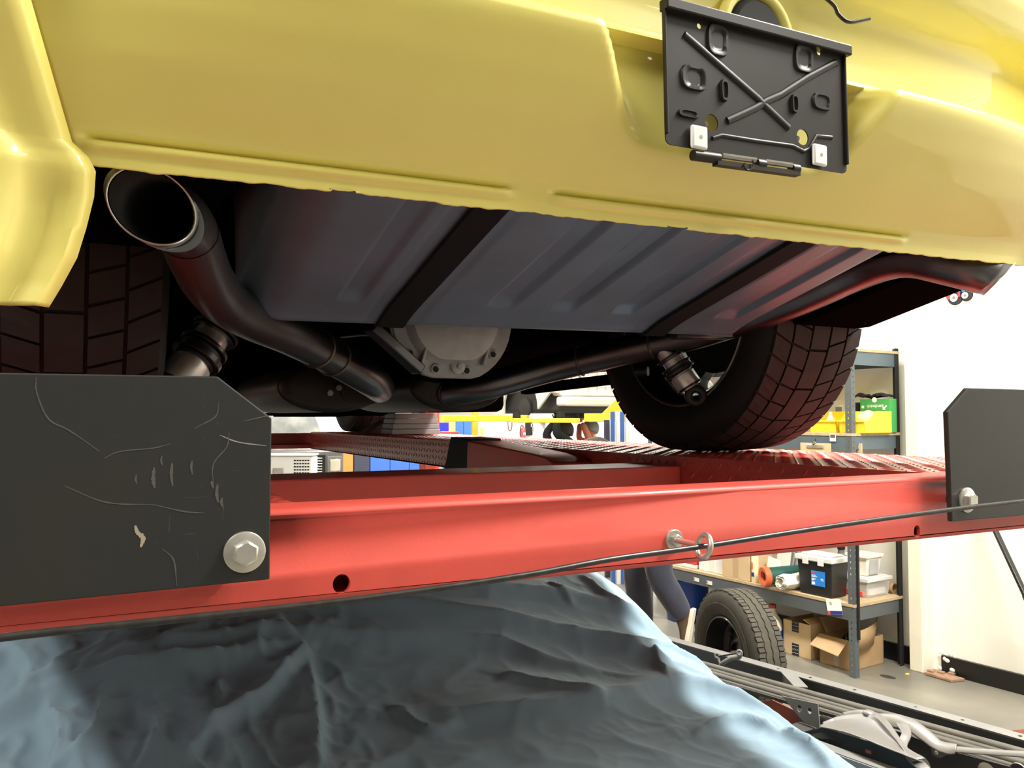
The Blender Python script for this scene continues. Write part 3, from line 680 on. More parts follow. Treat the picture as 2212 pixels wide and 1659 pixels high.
def hexbolt(p, rw, rh, h, par, name='bolt'):
    p = Vector(p); m = MB(); m.lathe([(0, 0), (rw, 0), (rw, .0022), (rw*.93, .003), (0, .003)], p, (0, -1, 0), 36); b = m.build('washer', 'zinc', par)
    m = MB(); m.lathe([(rh*1.0, 0), (rh, h*.82), (rh*.82, h), (0, h)], p+Vector((0, -.003, 0)), (0, -1, 0), 6, u=(.9, 0, .45)); m.build(name+'_head', 'zinc', b)
# black steel stop plates bolted to the crossbeam
YP = 0.772
def stop_plate(pts, boltpx, label):
    P = [p if isinstance(p, Vector) else onY(p[0], p[1], YP) for p in pts]
    m = MB(); xs = [p.x for p in P]; m.prism(P, (0, .008, 0)); o = m.build('stop_plate', 'plate_wear' if label else 'black_plate', lift, smooth=False, bevel=.0012)
    b = onY(boltpx[0], boltpx[1], YP); hexbolt(b, .0182, .0115, .009, o)
    m = MB(); m.cyl(b, b+Vector((0, .03, 0)), .006, n=14); m.build('bolt_shank', 'zinc', o)
    m = MB(); m.cyl((b.x, YP+.008, b.z), (b.x, YB-.0035, b.z), .012, n=16); m.build('spacer', 'dark_steel', o)
    return o
aL = onY(470, 813, YP); bL = onY(583, 1252, YP)
def wearmat():
    mm = mat('plate_wear', (0.028, 0.0275, 0.023), 0.5, metal=0.15, c2=(0.020, 0.021, 0.022), vscale=9, rvar=.15)
    nt = mm.node_tree; b = nt.nodes['Principled BSDF']; tc = [n for n in nt.nodes if n.type == 'TEX_COORD'][0]
    base = b.inputs['Base Color'].links[0].from_socket
    prev = base
    sep = nt.nodes.new('ShaderNodeSeparateXYZ'); nt.links.new(tc.outputs['Object'], sep.inputs[0])
    for (sx, sz, th, x0, x1, c) in ((260, 24, .70, -.68, -.545, (0.17, .165, .15)), (14, 190, .715, -.70, -.545, (.20, .195, .18)), (90, 60, .755, -1.0, -.545, (.26, .23, .19))):
        mp = nt.nodes.new('ShaderNodeMapping'); mp.inputs['Scale'].default_value = (sx, 0, sz); nt.links.new(tc.outputs['Object'], mp.inputs[0])
        n = nt.nodes.new('ShaderNodeTexNoise'); n.inputs['Scale'].default_value = 1; n.inputs['Detail'].default_value = 3; n.inputs['Roughness'].default_value = .65; nt.links.new(mp.outputs[0], n.inputs['Vector'])
        r = nt.nodes.new('ShaderNodeMapRange'); r.inputs[1].default_value = th-.035; r.inputs[2].default_value = th+.05; nt.links.new(n.outputs['Fac'], r.inputs[0])
        g = nt.nodes.new('ShaderNodeMapRange'); g.inputs[1].default_value = x0; g.inputs[2].default_value = x1; nt.links.new(sep.outputs[0], g.inputs[0])
        mu = nt.nodes.new('ShaderNodeMath'); mu.operation = 'MULTIPLY'; nt.links.new(r.outputs[0], mu.inputs[0]); nt.links.new(g.outputs[0], mu.inputs[1])
        mx = nt.nodes.new('ShaderNodeMix'); mx.data_type = 'RGBA'; nt.links.new(mu.outputs[0], mx.inputs['Factor']); nt.links.new(prev, mx.inputs['A']); mx.inputs['B'].default_value = col4(c)
        prev = mx.outputs['Result']
    nt.links.new(prev, b.inputs['Base Color'])
wearmat()
sp = stop_plate([(-260, 806), (-140, 803), (470, 813), (587, 903), (583, 1252), (-340, 1345), (-330, 880)], (528, 1192), True)
# long curved scratches and a tan gouge, as thin wear marks lying on the plate
def scratch(pxs, r, mt):
    P = crv([onY(a, b, YP) for (a, b) in pxs], 8); m = MB(); R = []
    for i, p in enumerate(P):
        d = (P[min(i+1, len(P)-1)]-P[max(0, i-1)]).normalized(); nn = d.cross(Vector((0, 1, 0))); k = r*(.4+.6*math.sin(PI*min(.95, max(.05, i/(len(P)-1)))))*(.7+.6*random.random())
        R.append([p+nn*k+Vector((0, -.0003, 0)), p-nn*k+Vector((0, -.0003, 0))])
    m.loft(R, cap=False, closed_u=False); m.build('scratch', mt, sp, smooth=False)
scratch([(292, 1135), (297, 1150), (309, 1162), (304, 1182)], .0020, 'scratch_tan')
scratch([(475, 940), (515, 955), (575, 963)], .0006, 'scratch')
mat('plate_mark', (.085, .082, .072), .6)
for s_ in ([(78, 815), (80, 850), (105, 905), (150, 930), (215, 975)], [(472, 870), (465, 900), (420, 925)], [(495, 935), (490, 965), (462, 1000), (458, 1040)], [(225, 990), (260, 975), (330, 968), (370, 958)], [(140, 1050), (230, 1085), (330, 1090)], [(330, 1090), (400, 1105), (440, 1108)], [(350, 1185), (375, 1210), (382, 1265)], [(525, 910), (570, 900), (580, 898)]):
    scratch(s_, .0006, 'plate_mark')
for (a, b, c, w) in ((333, 1010, 1055, .0016), (372, 1000, 1050, .0013), (415, 995, 1025, .0011), (350, 985, 1005, .0008), (295, 1025, 1045, .0007), (470, 1045, 1085, .0013), (480, 1075, 1095, .0014), (460, 1030, 1055, .0012)):
    scratch([(a, b), (a-2, (b+c)/2), (a+1, c)], w, 'plate_mark')
stop_plate([(2092, 838), Vector((1.48, YP, zr(.042))), Vector((1.53, YP, zr(.007))), Vector((1.53, YP, zr(-.151))), (2057, 1127), (2047, 890)], (2088, 1080), False)

# runways
def runway(x0, x1, y0, y1, inner):
    m = MB(); zt, zb = zr(-.0915), zr(-.192)
    m.box2((x0, y0, zt-.006), (x1, y1, zt)); r = m.build('runway', 'red_deck', lift, smooth=False)
    for x in (x0, x1-.006):
        m = MB(); m.box2((x, y0, zb), (x+.006, y1, zt-.006)); m.build('runway_side', 'red_deck', r, smooth=False)
        m = MB(); m.box2((x if x == x0 else x-.03, y0, zb), (x+.036 if x == x0 else x+.006, y1, zb+.006)); m.build('runway_flange', 'red_deck', r, smooth=False)
    # raised lozenges of the checker plate on the top and on the inner side
    m = MB(); sp_ = .030
    def loz(c, d, n, L=.0125, w=.0042, h=.0017):
        e = n.cross(d); m.add([c+d*L, c+e*w, c-d*L, c-e*w, c+d*L*.45+n*h, c-d*L*.45+n*h], [(0, 1, 4), (1, 2, 5), (1, 5, 4), (2, 3, 5), (3, 0, 4), (3, 4, 5)])
    nx = int((x1-x0)/sp_); ny = int((y1-y0)/sp_)
    dd = (Vector((1, 1, 0)).normalized(), Vector((1, -1, 0)).normalized())
    for i in range(nx+1):
        for j in range(ny+1):
            loz(Vector((min(x1-.01, x0+.012+i*sp_), y0+.012+j*sp_, zt)), dd[(i+j) % 2], Vector((0, 0, 1)))
    xi = x0 if inner < 0 else x1; nv = Vector((inner, 0, 0)); ds = (Vector((0, 1, 1)).normalized(), Vector((0, 1, -1)).normalized())
    for i in range(4):
        for j in range(ny+1): loz(Vector((xi, y0+.012+j*sp_, zt-.016-i*.025)), ds[(i+j) % 2], nv, .011, .004, .0016)
    m.build('checker_lozenges', 'red_deck', r, smooth=False, kind='stuff')
    return r
runway(1.226, 1.72, .868, 5.0, -1); runway(-.29, .203, .868, 5.0, 1)
# cross tie between the runways, front crossbeam
m = MB(); m.box2((.203, 1.52, zr(-.215)), (1.226, 1.68, zr(-.113))); m.build('cross_tie', 'red_paint', lift, smooth=False, bevel=.004)
m = MB(); m.box2((-.75, 5.05, zr(-.19)), (2.22, 5.17, zr(-.098))); m.build('front_crossbeam', 'red_deck', lift, smooth=False, bevel=.004)
m = MB(); m.box2((-.75, 5.01, zr(-.19)), (2.22, 5.05, zr(-.165))); m.build('front_crossbeam_lip', 'red_deck', lift, smooth=False, bevel=.003)
for (x, y) in ((2.14, .86), (-.72, .86), (2.15, 5.4), (-.72, 5.4)):
    m = MB(); m.box2((x-.055, y-.055, 0), (x+.055, y+.055, 2.35)); p = m.build('post', 'red_paint', lift, smooth=False, bevel=.006)
    m = MB(); m.box2((x-.15, y-.15, 0), (x+.15, y+.15, .015)); m.build('base_plate', 'red_paint', p, smooth=False, bevel=.003)
# red jack bracket with rubber pad on the inner side of the runway
xa = 1.10
pts = [onX(1008, 952, xa), onX(1120, 974, xa), onX(1150, 980, xa), onX(1178, 988, xa), onX(1193, 1000, xa), onX(1198, 1024, xa), onX(1008, 1024, xa)]
m = MB(); m.prism(pts, (.12, 0, 0)); jb = m.build('jack_bracket', 'red_paint', lift, bevel=.004)
pts = [onX(972, 944, xa), onX(1012, 948, xa), onX(1010, 1018, xa), onX(958, 1016, xa)]
m = MB(); m.prism(pts, (.12, 0, 0)); m.build('rubber_pad', 'black_matte', jb, bevel=.006)
# eye bolt and release cable
e0 = onY(1455, 1166, YB-.003); e1 = e0+Vector((.0, -.085, 0)); ec = onY(1520, 1180, YB-.088)
hexbolt(e0, .0125, .0075, .006, lift, 'nut')
m = MB(); m.cyl(e0, ec+(e0-ec).normalized()*.011, .0033, n=12); eb = m.build('eye_bolt', 'zinc', lift)
m = MB(); m.torus(ec, (.88, -.1, -.2), .0125, .0032, 36, 10); m.build('eye', 'zinc', eb)
cp = [onY(-400, 1440, .70), onY(0, 1378, .70), onY(400, 1336, .70), onY(800, 1291, .70), onY(1130, 1243, .70), onY(1320, 1208, .705), ec, onY(1760, 1142, .712), onY(2000, 1108, .712), onY(2212, 1082, .71), onY(2600, 1040, .70)]
m = MB(); m.tube(crv(cp, 8), .0030, 10); m.build('release_cable', 'cable_steel', lift)
# wheel chocks at the front tyre
c = Vector((1.40, 4.20, zr(-.0893)))
ch = thing('wheel_chock', 'brown wedge chock on the runway beside the front tyre', 'chock', c)
m = MB(); m.prism([(c.x-.10, c.y, c.z), (c.x+.16, c.y, c.z), (c.x+.16, c.y, c.z+.085), (c.x+.06, c.y, c.z+.085)], (0, .14, 0)); m.build('wedge', 'shoe_brown', ch, smooth=False, bevel=.006)
c = Vector((1.49, 3.90, zr(-.0893))); gb = thing('block_stack', 'stack of grey ribbed boards on the runway in front of the car', 'block', c)
for k in range(4):
    m = MB(); m.box((c.x, c.y+.1, c.z+.0145+k*.0265), (.26-.012*k, .16, .026)); m.build('board', 'grey_plastic', gb, smooth=False, bevel=.003)
# ================================================================== blue cover over a car under the lift
NXc, NYc = 380, 360
XA, XB, YA, YE = -0.66, 2.04, 1.12, 5.1
def top_z(y):
    return pl([(1.10, -1.60), (1.17, -1.25), (1.25, -1.02), (1.36, -.935), (1.5, -.897), (1.65, -.878), (1.96, -.837), (2.31, -.73), (2.65, -.567), (3.08, -.462), (3.64, -.42), (4.4, -.50), (4.8, -.75), (5.1, -1.4)], y)
ysm = np.array([top_z(1.1+4.0*k/200) for k in range(201)]); ysm = np.convolve(np.pad(ysm, 3, mode='edge'), np.ones(7)/7, 'valid')
def tz(y): return float(np.interp((y-1.1)/4.0*200, np.arange(201), ysm))
Xs = np.linspace(XA, XB, NXc+1); Ys = np.interp(np.linspace(0, 1, NYc+1), [0, .08, .86, 1], [YA, 1.42, 3.5, YE])
GX, GY = np.meshgrid(Xs, Ys, indexing='ij')
Zt = np.vectorize(tz)(GY)
xe = np.interp(GY, [1.1, 1.3, 1.6, 1.9, 2.2, 2.8, 4.0, 5.1], [1.87, 1.87, 1.86, 1.85, 1.83, 1.81, 1.76, 1.6])   # right shoulder of the covered body
xm = np.full(GX.shape, -.52)
crown = -0.042*((GX-.60)/1.23)**2
over = np.clip(GX-xe, 0, None); overl = np.clip(xm-GX, 0, None)
Zc = Zt+crown-7.0*over**1.25-9.0*overl**1.25-.035*np.clip((GX-xe+.12)/.12, 0, 1)**2.2
# folds: ridges along curves seen in the cloth (x, y polylines, height, width, one-sided sharpness)
def ridge(pts, h, w, sharp=1.0, flat=1.0):
    P = np.array([(p.x, p.y) for p in crv([(a, b, 0) for (a, b) in pts], 6)]); best = np.full(GX.shape, 9.0); side = np.zeros(GX.shape); tt = np.zeros(GX.shape)
    n = len(P)-1
    for i in range(n):
        a, b = P[i], P[i+1]; d = b-a; L2 = d@d; t = np.clip(((GX-a[0])*d[0]+(GY-a[1])*d[1])/L2, 0, 1)
        qx, qy = GX-a[0]-t*d[0], GY-a[1]-t*d[1]; dist = np.sqrt(qx*qx+qy*qy); s = np.sign(d[0]*qy-d[1]*qx)
        k = dist < best; best = np.where(k, dist, best); side = np.where(k, s, side); tt = np.where(k, (i+t)/n, tt)
    fade = np.clip(np.minimum(tt, 1-tt)*5, 0, 1)**.7
    ww = np.where(side > 0, w*flat, w*sharp)
    return h*np.exp(-(best/ww)**1.15)*(.25+.75*fade)
def G(px, py):
    r = ray(px, py); t = .8
    while t < 6:
        p = EYE+r*t
        if p.z < H+tz(p.y)-.042*((p.x-.60)/1.23)**2: break
        t += .01
    return (p.x, p.y)
def fold(pxs, h, w, sharp=.35, flat=1.6):
    global Zc
    Zc = Zc+ridge([G(*p) for p in pxs], h*3.0, w*1.4, sharp, flat)
fold([(-60, 1600), (80, 1555), (250, 1500), (420, 1470), (640, 1425)], .020, .035)
fold([(190, 1480), (330, 1445), (560, 1405), (800, 1390), (1060, 1405), (1180, 1450), (1290, 1475)], .012, .035)
fold([(640, 1330), (900, 1345), (1150, 1385), (1330, 1420), (1450, 1465)], .020, .05)
fold([(760, 1300), (1000, 1300), (1250, 1320), (1430, 1375)], .016, .05)
fold([(400, 1680), (480, 1590), (580, 1520), (650, 1440), (670, 1425)], .016, .03, .3, 1.4)
fold([(690, 1680), (685, 1560), (665, 1440)], .011, .02)
fold([(900, 1560), (1060, 1560), (1300, 1545), (1480, 1500), (1600, 1530), (1750, 1600)], .016, .05)
fold([(1080, 1480), (1200, 1520), (1310, 1550)], .010, .025)
fold([(1410, 1440), (1440, 1500)], .008, .012); fold([(1350, 1440), (1450, 1425), (1560, 1460)], .008, .02)
fold([(1250, 1250), (1320, 1330), (1400, 1375)], .008, .02); fold([(1180, 1290), (1240, 1330)], .006, .015)
fold([(1500, 1600), (1600, 1570), (1680, 1600)], .010, .025); fold([(1690, 1600), (1760, 1650), (1800, 1700)], .014, .03)
fold([(100, 1560), (125, 1620), (110, 1680)], .012, .018); fold([(300, 1560), (340, 1620), (300, 1690)], .010, .016); fold([(220, 1540), (205, 1600), (160, 1670)], .010, .015)
fold([(20, 1430), (60, 1470), (50, 1530)], .008, .014); fold([(120, 1400), (150, 1440), (110, 1500)], .007, .012); fold([(470, 1490), (475, 1560)], .007, .01); fold([(840, 1540), (920, 1590), (1000, 1575)], .008, .014)
Zf = Zc.copy()
for i in range(NXc+1):
    for j in range(NYc+1):
        x, y = GX[i, j], GY[i, j]
        if y > 4.0: continue
        x /= 1.4; y /= 1.4
        b = noise.noise((x*2.2, y*2.2, 9.0)); wx, wy = x+.06*noise.noise((x*3, y*3, 1.0)), y+.06*noise.noise((x*3, y*3, 7.0))
        c1 = (1-abs(noise.noise((wx*5.5, wy*8.5, 4.0))))**4; c2 = (1-abs(noise.noise((wx*15+wy*4, wy*11-wx*3, 2.0))))**4; c3 = (1-abs(noise.noise((wx*30, wy*30, 6.0))))**3
        left = max(.22, min(1.0, 1.25-(x+.15)*1.3))
        Zf[i, j] += 1.4*(.012*b+.017*(.15+.85*left)*c1+left*(.011*c2+.003*c3))
        if over[i, j] > .02: Zf[i, j] += .02*noise.noise((x*3, y*7, 5.0))
KS = 1.28/1.4
Zf = np.maximum(Zf, -(H-.02)/KS)
# the sides hang outwards a little with vertical pleats
XX = GX.copy(); XX += np.clip(over-.05, 0, 1)*.2*np.sin(GY*17)
vs = [Vector((XX[i, j]*KS, GY[i, j]*KS, H+Zf[i, j]*KS)) for i in range(NXc+1) for j in range(NYc+1)]
n = NYc+1; m = MB(); m.add(vs, [(i*n+j, (i+1)*n+j, (i+1)*n+j+1, i*n+j+1) for i in range(NXc) for j in range(NYc)])
cov = m.build('car_cover', 'cover_blue', None, angle=75, solid=.003)
tag(cov, 'creased blue cloth cover draped over a car parked under the red lift', 'car cover')

# ================================================================== shelving unit by the right wall
SX0, SX1, SY0, SY1 = 4.67, 5.19, 3.30, 5.22; ZS1, ZS2, ZS3 = .46, 1.545, 2.09
sh = thing('shelving_unit', 'grey steel shelving unit with particle boards against the right wall', 'shelf', BM @ Vector(((SX0+SX1)/2, (SY0+SY1)/2, 0)), BROT)
def lpost(x, y, sx, sy, holey, m_='shelf_grey'):
    m = MB(); t = .003; w = .042
    for k in range(2):
        hs = [(0.0, z, .0038, .0075) for z in np.arange(.04, 2.07, .0381)] if holey else []
        o = Vector((x, y, 0))
        Mx = basis(BM @ (o+(Vector((sx*w/2, 0, 0)) if k else Vector((0, sy*w/2, 0)))), BM.to_3x3() @ (Vector((1, 0, 0)) if k else Vector((0, 1, 0))), (0, 0, 1), BM.to_3x3() @ (Vector((0, -1, 0)) if k else Vector((1, 0, 0))))
        vs, fs = holes([(-w/2, 0), (w/2, 0), (w/2, 2.11), (-w/2, 2.11)], hs, t, Mx, n=8)
        m.add(vs, fs)
    return m.build('post', m_, sh, smooth=False)
lpost(SX0, SY0, 1, 1, True); lpost(SX1, SY0, -1, 1, False, 'black_matte'); lpost(SX0, SY1, 1, -1, True); lpost(SX1, SY1, -1, -1, False, 'black_matte')
m = MB(BM); m.box2((SX0+.02, SY0-.018, .24), (SX0+.034, SY0-.004, 1.42)); m.build('black_edge_strip', 'black_matte', sh, smooth=False)
for z in (ZS1, ZS2, ZS3):
    mt = 'shelf_grey' if z == ZS1 else 'shelf_blue'
    for x in (SX0+.004, SX1-.004): m = MB(BM); m.box2((x-.004, SY0+.003, z-.105), (x+.004, SY1-.003, z-.02)); m.build('beam', mt, sh, smooth=False)
    for y in (SY0+.006, SY1-.006): m = MB(BM); m.box2((SX0+.003, y-.003, z-.105), (SX1-.003, y+.003, z-.02)); m.build('side_beam', mt, sh, smooth=False)
    m = MB(BM); m.box2((SX0-.004, SY0-.004, z-.018), (SX1+.005, SY1, z)); m.build('board', 'particle', sh, smooth=False)
# labels fixed on the beams
def card(name, par, c, w, h, mt, bev=0, d=.0015):      # flat card facing the aisle (-x in the building frame), centre c
    m = MB(BM); m.box(c, (d, w, h)); return m.build(name, mt, par, smooth=False)
for (px, py, w) in ((1504, 1252, .06), (1532, 1259, .06)):
    p = bX(px, py, SX0-.003); cd = card('beam_label', sh, p, w, .028, 'paper')
    text('label_letter', 'R', .03, basis(BM @ (p+Vector((-.0012, w/2-.008, 0))), BM.to_3x3() @ Vector((0, -1, 0)), (0, 0, 1), BM.to_3x3() @ Vector((-1, 0, 0))), MATS['ink'], cd)
p = bX(1802, 1311, SX0-.006); Rt = Matrix.Rotation(-.17, 3, 'X')
m = MB(BM); m.box(p, (.0015, .112, .098), Rt); pc = m.build('price_card', 'white_plastic', sh, smooth=False)
m = MB(BM); m.box(p+Rt @ Vector((-.001, 0, -.036)), (.0015, .112, .022), Rt); m.build('card_stripe', 'label_navy', pc, smooth=False)
m = MB(BM); m.box(p+Rt @ Vector((-.0015, .045, -.036)), (.0015, .02, .022), Rt); m.build('card_corner', 'label_red', pc, smooth=False)
m = MB(BM); m.box(p+Rt @ Vector((-.001, .022, .022)), (.0015, .016, .018), Rt); m.build('card_print', 'paper_grey', pc, smooth=False)
p = bX(1799, 945, SX0-.006); m = MB(BM); m.box(p, (.0015, .045, .05)); pc = m.build('photo_tag', 'white_plastic', sh, smooth=False)
m = MB(BM); m.box(p+Vector((-.001, 0, .008)), (.0015, .036, .022)); m.build('tag_picture', 'hose_brown', pc, smooth=False)

# ---- goods on the lower shelf
ZL = ZS1
def bthing(name, label, cat, x, y, z, group=None, rz=0): return thing(name, label, cat, BM @ Vector((x, y, z)), BROT+rz, group)
def tapered(m, x0, x1, y0, y1, z0, z1, t, flange=0):
    m.loft([[(x0+t, y0+t, z0), (x1-t, y0+t, z0), (x1-t, y1-t, z0), (x0+t, y1-t, z0)], [(x0, y0, z1), (x1, y0, z1), (x1, y1, z1), (x0, y1, z1)]])
# black tote
tx0, tx1, ty0, ty1 = 4.685, 4.865, 3.475, 3.745
t = bthing('storage_tote', 'black plastic tote with clear lid and blue label on the lower shelf', 'tote', (tx0+tx1)/2, (ty0+ty1)/2, ZL)
m = MB(BM); tapered(m, tx0, tx1, ty0, ty1, ZL+.001, ZL+.235, .012); m.build('tub', 'tote_black', t, bevel=.006)
m = MB(BM); m.box2((tx0-.012, ty0-.012, ZL+.228), (tx1+.012, ty1+.012, ZL+.262)); m.box2((tx0+.02, ty0+.02, ZL+.262), (tx1-.02, ty1-.02, ZL+.275)); m.build('lid', 'clear_lid', t, bevel=.006)
for yy in (ty0+.075, ty1-.075): m = MB(BM); m.box2((tx0-.016, yy-.022, ZL+.205), (tx0-.004, yy+.022, ZL+.25)); m.build('lid_latch', 'clear_lid', t, bevel=.003)
p = Vector((tx0+.002, (ty0+ty1)/2-.03, ZL+.118)); m = MB(BM); m.box(p, (.002, .108, .098)); lb_ = m.build('label', 'label_blue', t, smooth=False)
m = MB(BM); m.box(p+Vector((-.0012, .038, .035)), (.001, .022, .012)); m.build('logo_patch', 'label_red', lb_, smooth=False)
m = MB(BM); m.box(p+Vector((-.0012, .036, -.034)), (.001, .024, .018)); m.build('barcode', 'white_plastic', lb_, smooth=False)
for k, (yy, zz, w) in enumerate(((.034, .018, .03), (.028, .010, .042), (.033, -.005, .032), (.038, -.013, .02), (-.03, .0, .018), (-.034, -.009, .02))): m = MB(BM); m.box(p+Vector((-.0012, yy, zz)), (.001, w, .0045)); m.build('print_line', 'white_plastic', lb_, smooth=False)
# clear lidded box
t = bthing('clear_box', 'clear plastic box with white lid beside the black tote', 'box', 5.02, 3.46, ZL)
m = MB(BM); tapered(m, 4.895, 5.15, 3.36, 3.60, ZL+.001, ZL+.105, .010); m.build('tub', 'clear_plastic', t, bevel=.006)
m = MB(BM); m.box2((4.886, 3.35, ZL+.105), (5.16, 3.61, ZL+.128)); m.box2((4.90, 3.375, ZL+.128), (5.135, 3.585, ZL+.134)); m.build('lid', 'clear_lid', t, bevel=.005)
m = MB(BM); m.box2((4.95, 3.385, ZL+.008), (5.135, 3.56, ZL+.05)); m.build('contents', 'paper', t, bevel=.004)
m = MB(BM); m.box2((4.90, 3.40, ZL+.008), (4.94, 3.56, ZL+.04)); m.build('red_contents', 'label_red', t, bevel=.004)
# picture-frame-like beige bin behind
t = bthing('beige_bin', 'beige open-faced bin standing on the clear plastic box', 'bin', 5.02, 3.48, ZL+.134)
m = MB(BM); m.loft([[(4.945, 3.40, ZL+.136), (5.08, 3.40, ZL+.136), (5.08, 3.52, ZL+.136), (4.945, 3.52, ZL+.136)], [(4.93, 3.385, ZL+.26), (5.095, 3.385, ZL+.26), (5.095, 3.535, ZL+.26), (4.93, 3.535, ZL+.26)]]); m.build('tub', 'trim_cream', t, bevel=.004)
m = MB(BM); m.box2((4.92, 3.375, ZL+.255), (5.105, 3.545, ZL+.275)); m.build('rim', 'trim_cream', t, bevel=.003)
m = MB(BM); m.box2((4.965, 3.386, ZL+.15), (5.06, 3.394, ZL+.24)); m.build('front_recess', 'paper_grey', t, smooth=False)
# cardboard tube at the wall
c = bX(1947, 1277, 5.13); m = MB(BM); m.lathe([(.034, 0), (.034, .16), (.028, .16), (.028, 0)], (5.195, 3.36, ZL+.037), (-.05, 1, 0), 24, close=True); tag(m.build('cardboard_tube', 'cardboard', None), 'brown cardboard tube lying behind the clear box at the wall', 'tube')
# cardboard carton and white cartons
def carton(name, label, x0, x1, y0, y1, z0, h, mt, tape='tape_tan', ty=None, cat='box', grp=None):
    t = bthing(name, label, cat, (x0+x1)/2, (y0+y1)/2, z0, grp)
    m = MB(BM); m.box2((x0, y0, z0+.001), (x1, y1, z0+h)); m.build('carton_body', mt, t, smooth=False, bevel=.003)
    yt = (y0+y1)/2 if ty is None else ty
    m = MB(BM); m.box2((x0-.0012, yt-.025, z0+h*.05), (x1, yt+.025, z0+h+.0012)); m.build('tape', tape, t, smooth=False)
    return t
carton('cardboard_box', 'tan cardboard carton with a tape strip on the lower shelf', 4.68, 4.95, 4.16, 4.42, ZL, .26, 'cardboard_light')
carton('white_box', 'white carton with cream tape beside the tan carton', 4.72, 4.95, 4.43, 4.70, ZL, .20, 'white_plastic', 'paper')
t = bthing('red_case', 'red plastic case at the far end of the lower shelf', 'case', 4.86, 4.86, ZL)
m = MB(BM); m.box2((4.71, 4.73, ZL+.03), (4.98, 5.02, ZL+.22)); m.build('case_body', 'label_red', t, bevel=.01)
m = MB(BM); m.box2((4.71, 4.73, ZL+.001), (4.98, 5.02, ZL+.03)); m.build('case_base', 'paper', t, bevel=.004)
# cream caulk tube
t = bthing('caulk_tube', 'cream caulk tube standing beside the tan carton', 'tube', 4.70, 4.125, ZL)
m = MB(BM); m.lathe([(0, 0), (.024, 0), (.025, .004), (.025, .215), (.023, .22), (.010, .235), (.007, .27), (0, .27)], (4.70, 4.125, ZL+.001), (0, 0, 1), 24); m.build('tube_body', 'cream_tube', t)
m = MB(BM); m.box((4.676, 4.125, ZL+.06), (.002, .022, .03)); m.build('print_patch', 'label_navy', t, smooth=False)
m = MB(BM); m.box((4.676, 4.13, ZL+.12), (.002, .014, .05)); m.build('print_marks', 'orange_plastic', t, smooth=False)
# green roll with orange end ring
t = bthing('green_roll', 'dark green roll with an orange end ring on the lower shelf', 'roll', 4.72, 3.98, ZL)
o = Vector((4.635, 4.00, ZL+.068)); ax = Vector((1, -.42, .06)).normalized()
m = MB(BM); m.lathe([(.060, .03), (.060, .40), (.03, .40), (.03, .03)], o, ax, 32, close=True); m.build('roll_body', 'green_roll', t)
m = MB(BM); m.lathe([(.066, 0), (.067, .012), (.067, .04), (.045, .045), (.034, .02), (.036, .004), (.045, 0)], o, ax, 36, close=True); m.build('end_ring', 'orange_plastic', t)
# loosely rolled white paper
t = bthing('paper_roll', 'crumpled off-white paper roll lying before the black tote', 'roll', 4.66, 3.86, ZL)
o = Vector((4.60, 3.822, ZL+.066)); ax = Vector((1, -.10, .0)).normalized(); u, w = frame_from(ax); R = []
for k in range(70):
    a = 2*PI*k/70*2.6; r = .052-.030*k/70+.004*math.sin(5*a)+.003*noise.noise((k*.4, 1, 0)); R.append([o+ax*h+u*((r+.006*math.sin(h*50+k*.3))*math.cos(a))+w*((r+.006*math.cos(h*40+k*.2))*math.sin(a))+ax*(.006*math.sin(k*1.1)) for h in (0, .05, .12, .20, .27)])
m = MB(BM); m.loft(R, cap=False, closed_u=False); m.build('paper_sheet', 'paper', t, solid=.001)
# small white bag, grey folded paper, dark jug behind
t = bthing('white_bag', 'small white paper bag behind the orange-ended roll', 'bag', 4.83, 4.0, ZL)
m = MB(BM); m.loft([[(4.80, 4.0, ZL+.001), (4.84, 4.0, ZL+.001), (4.84, 4.12, ZL+.001), (4.80, 4.12, ZL+.001)], [(4.81, 4.0, ZL+.16), (4.83, 4.0, ZL+.16), (4.83, 4.10, ZL+.18), (4.81, 4.10, ZL+.18)]]); m.build('bag_body', 'white_plastic', t, bevel=.004)
t = bthing('folded_papers', 'sheaf of grey-white folded papers leaning behind the green roll', 'papers', 4.92, 3.92, ZL)
for k in range(5): m = MB(BM); m.box((4.93+.012*k, 4.06-.005*k, ZL+.142), (.004, .12, .25), Matrix.Rotation(.16+.02*k, 3, 'X')); m.build('sheet', 'paper_grey' if k % 2 else 'white_plastic', t, smooth=False)
t = bthing('dark_jug', 'dark plastic jug standing behind the green roll', 'jug', 5.10, 3.70, ZL)
m = MB(BM); m.lathe([(0, 0), (.062, 0), (.066, .01), (.066, .17), (.05, .21), (.022, .235), (.022, .26), (0, .26)], (5.10, 3.70, ZL+.001), (0, 0, 1), 28); m.build('jug_body', 'grey_plastic', t)
m = MB(BM); m.cyl((5.10, 3.70, ZL+.26), (5.10, 3.70, ZL+.285), .026); m.build('cap', 'black_matte', t)

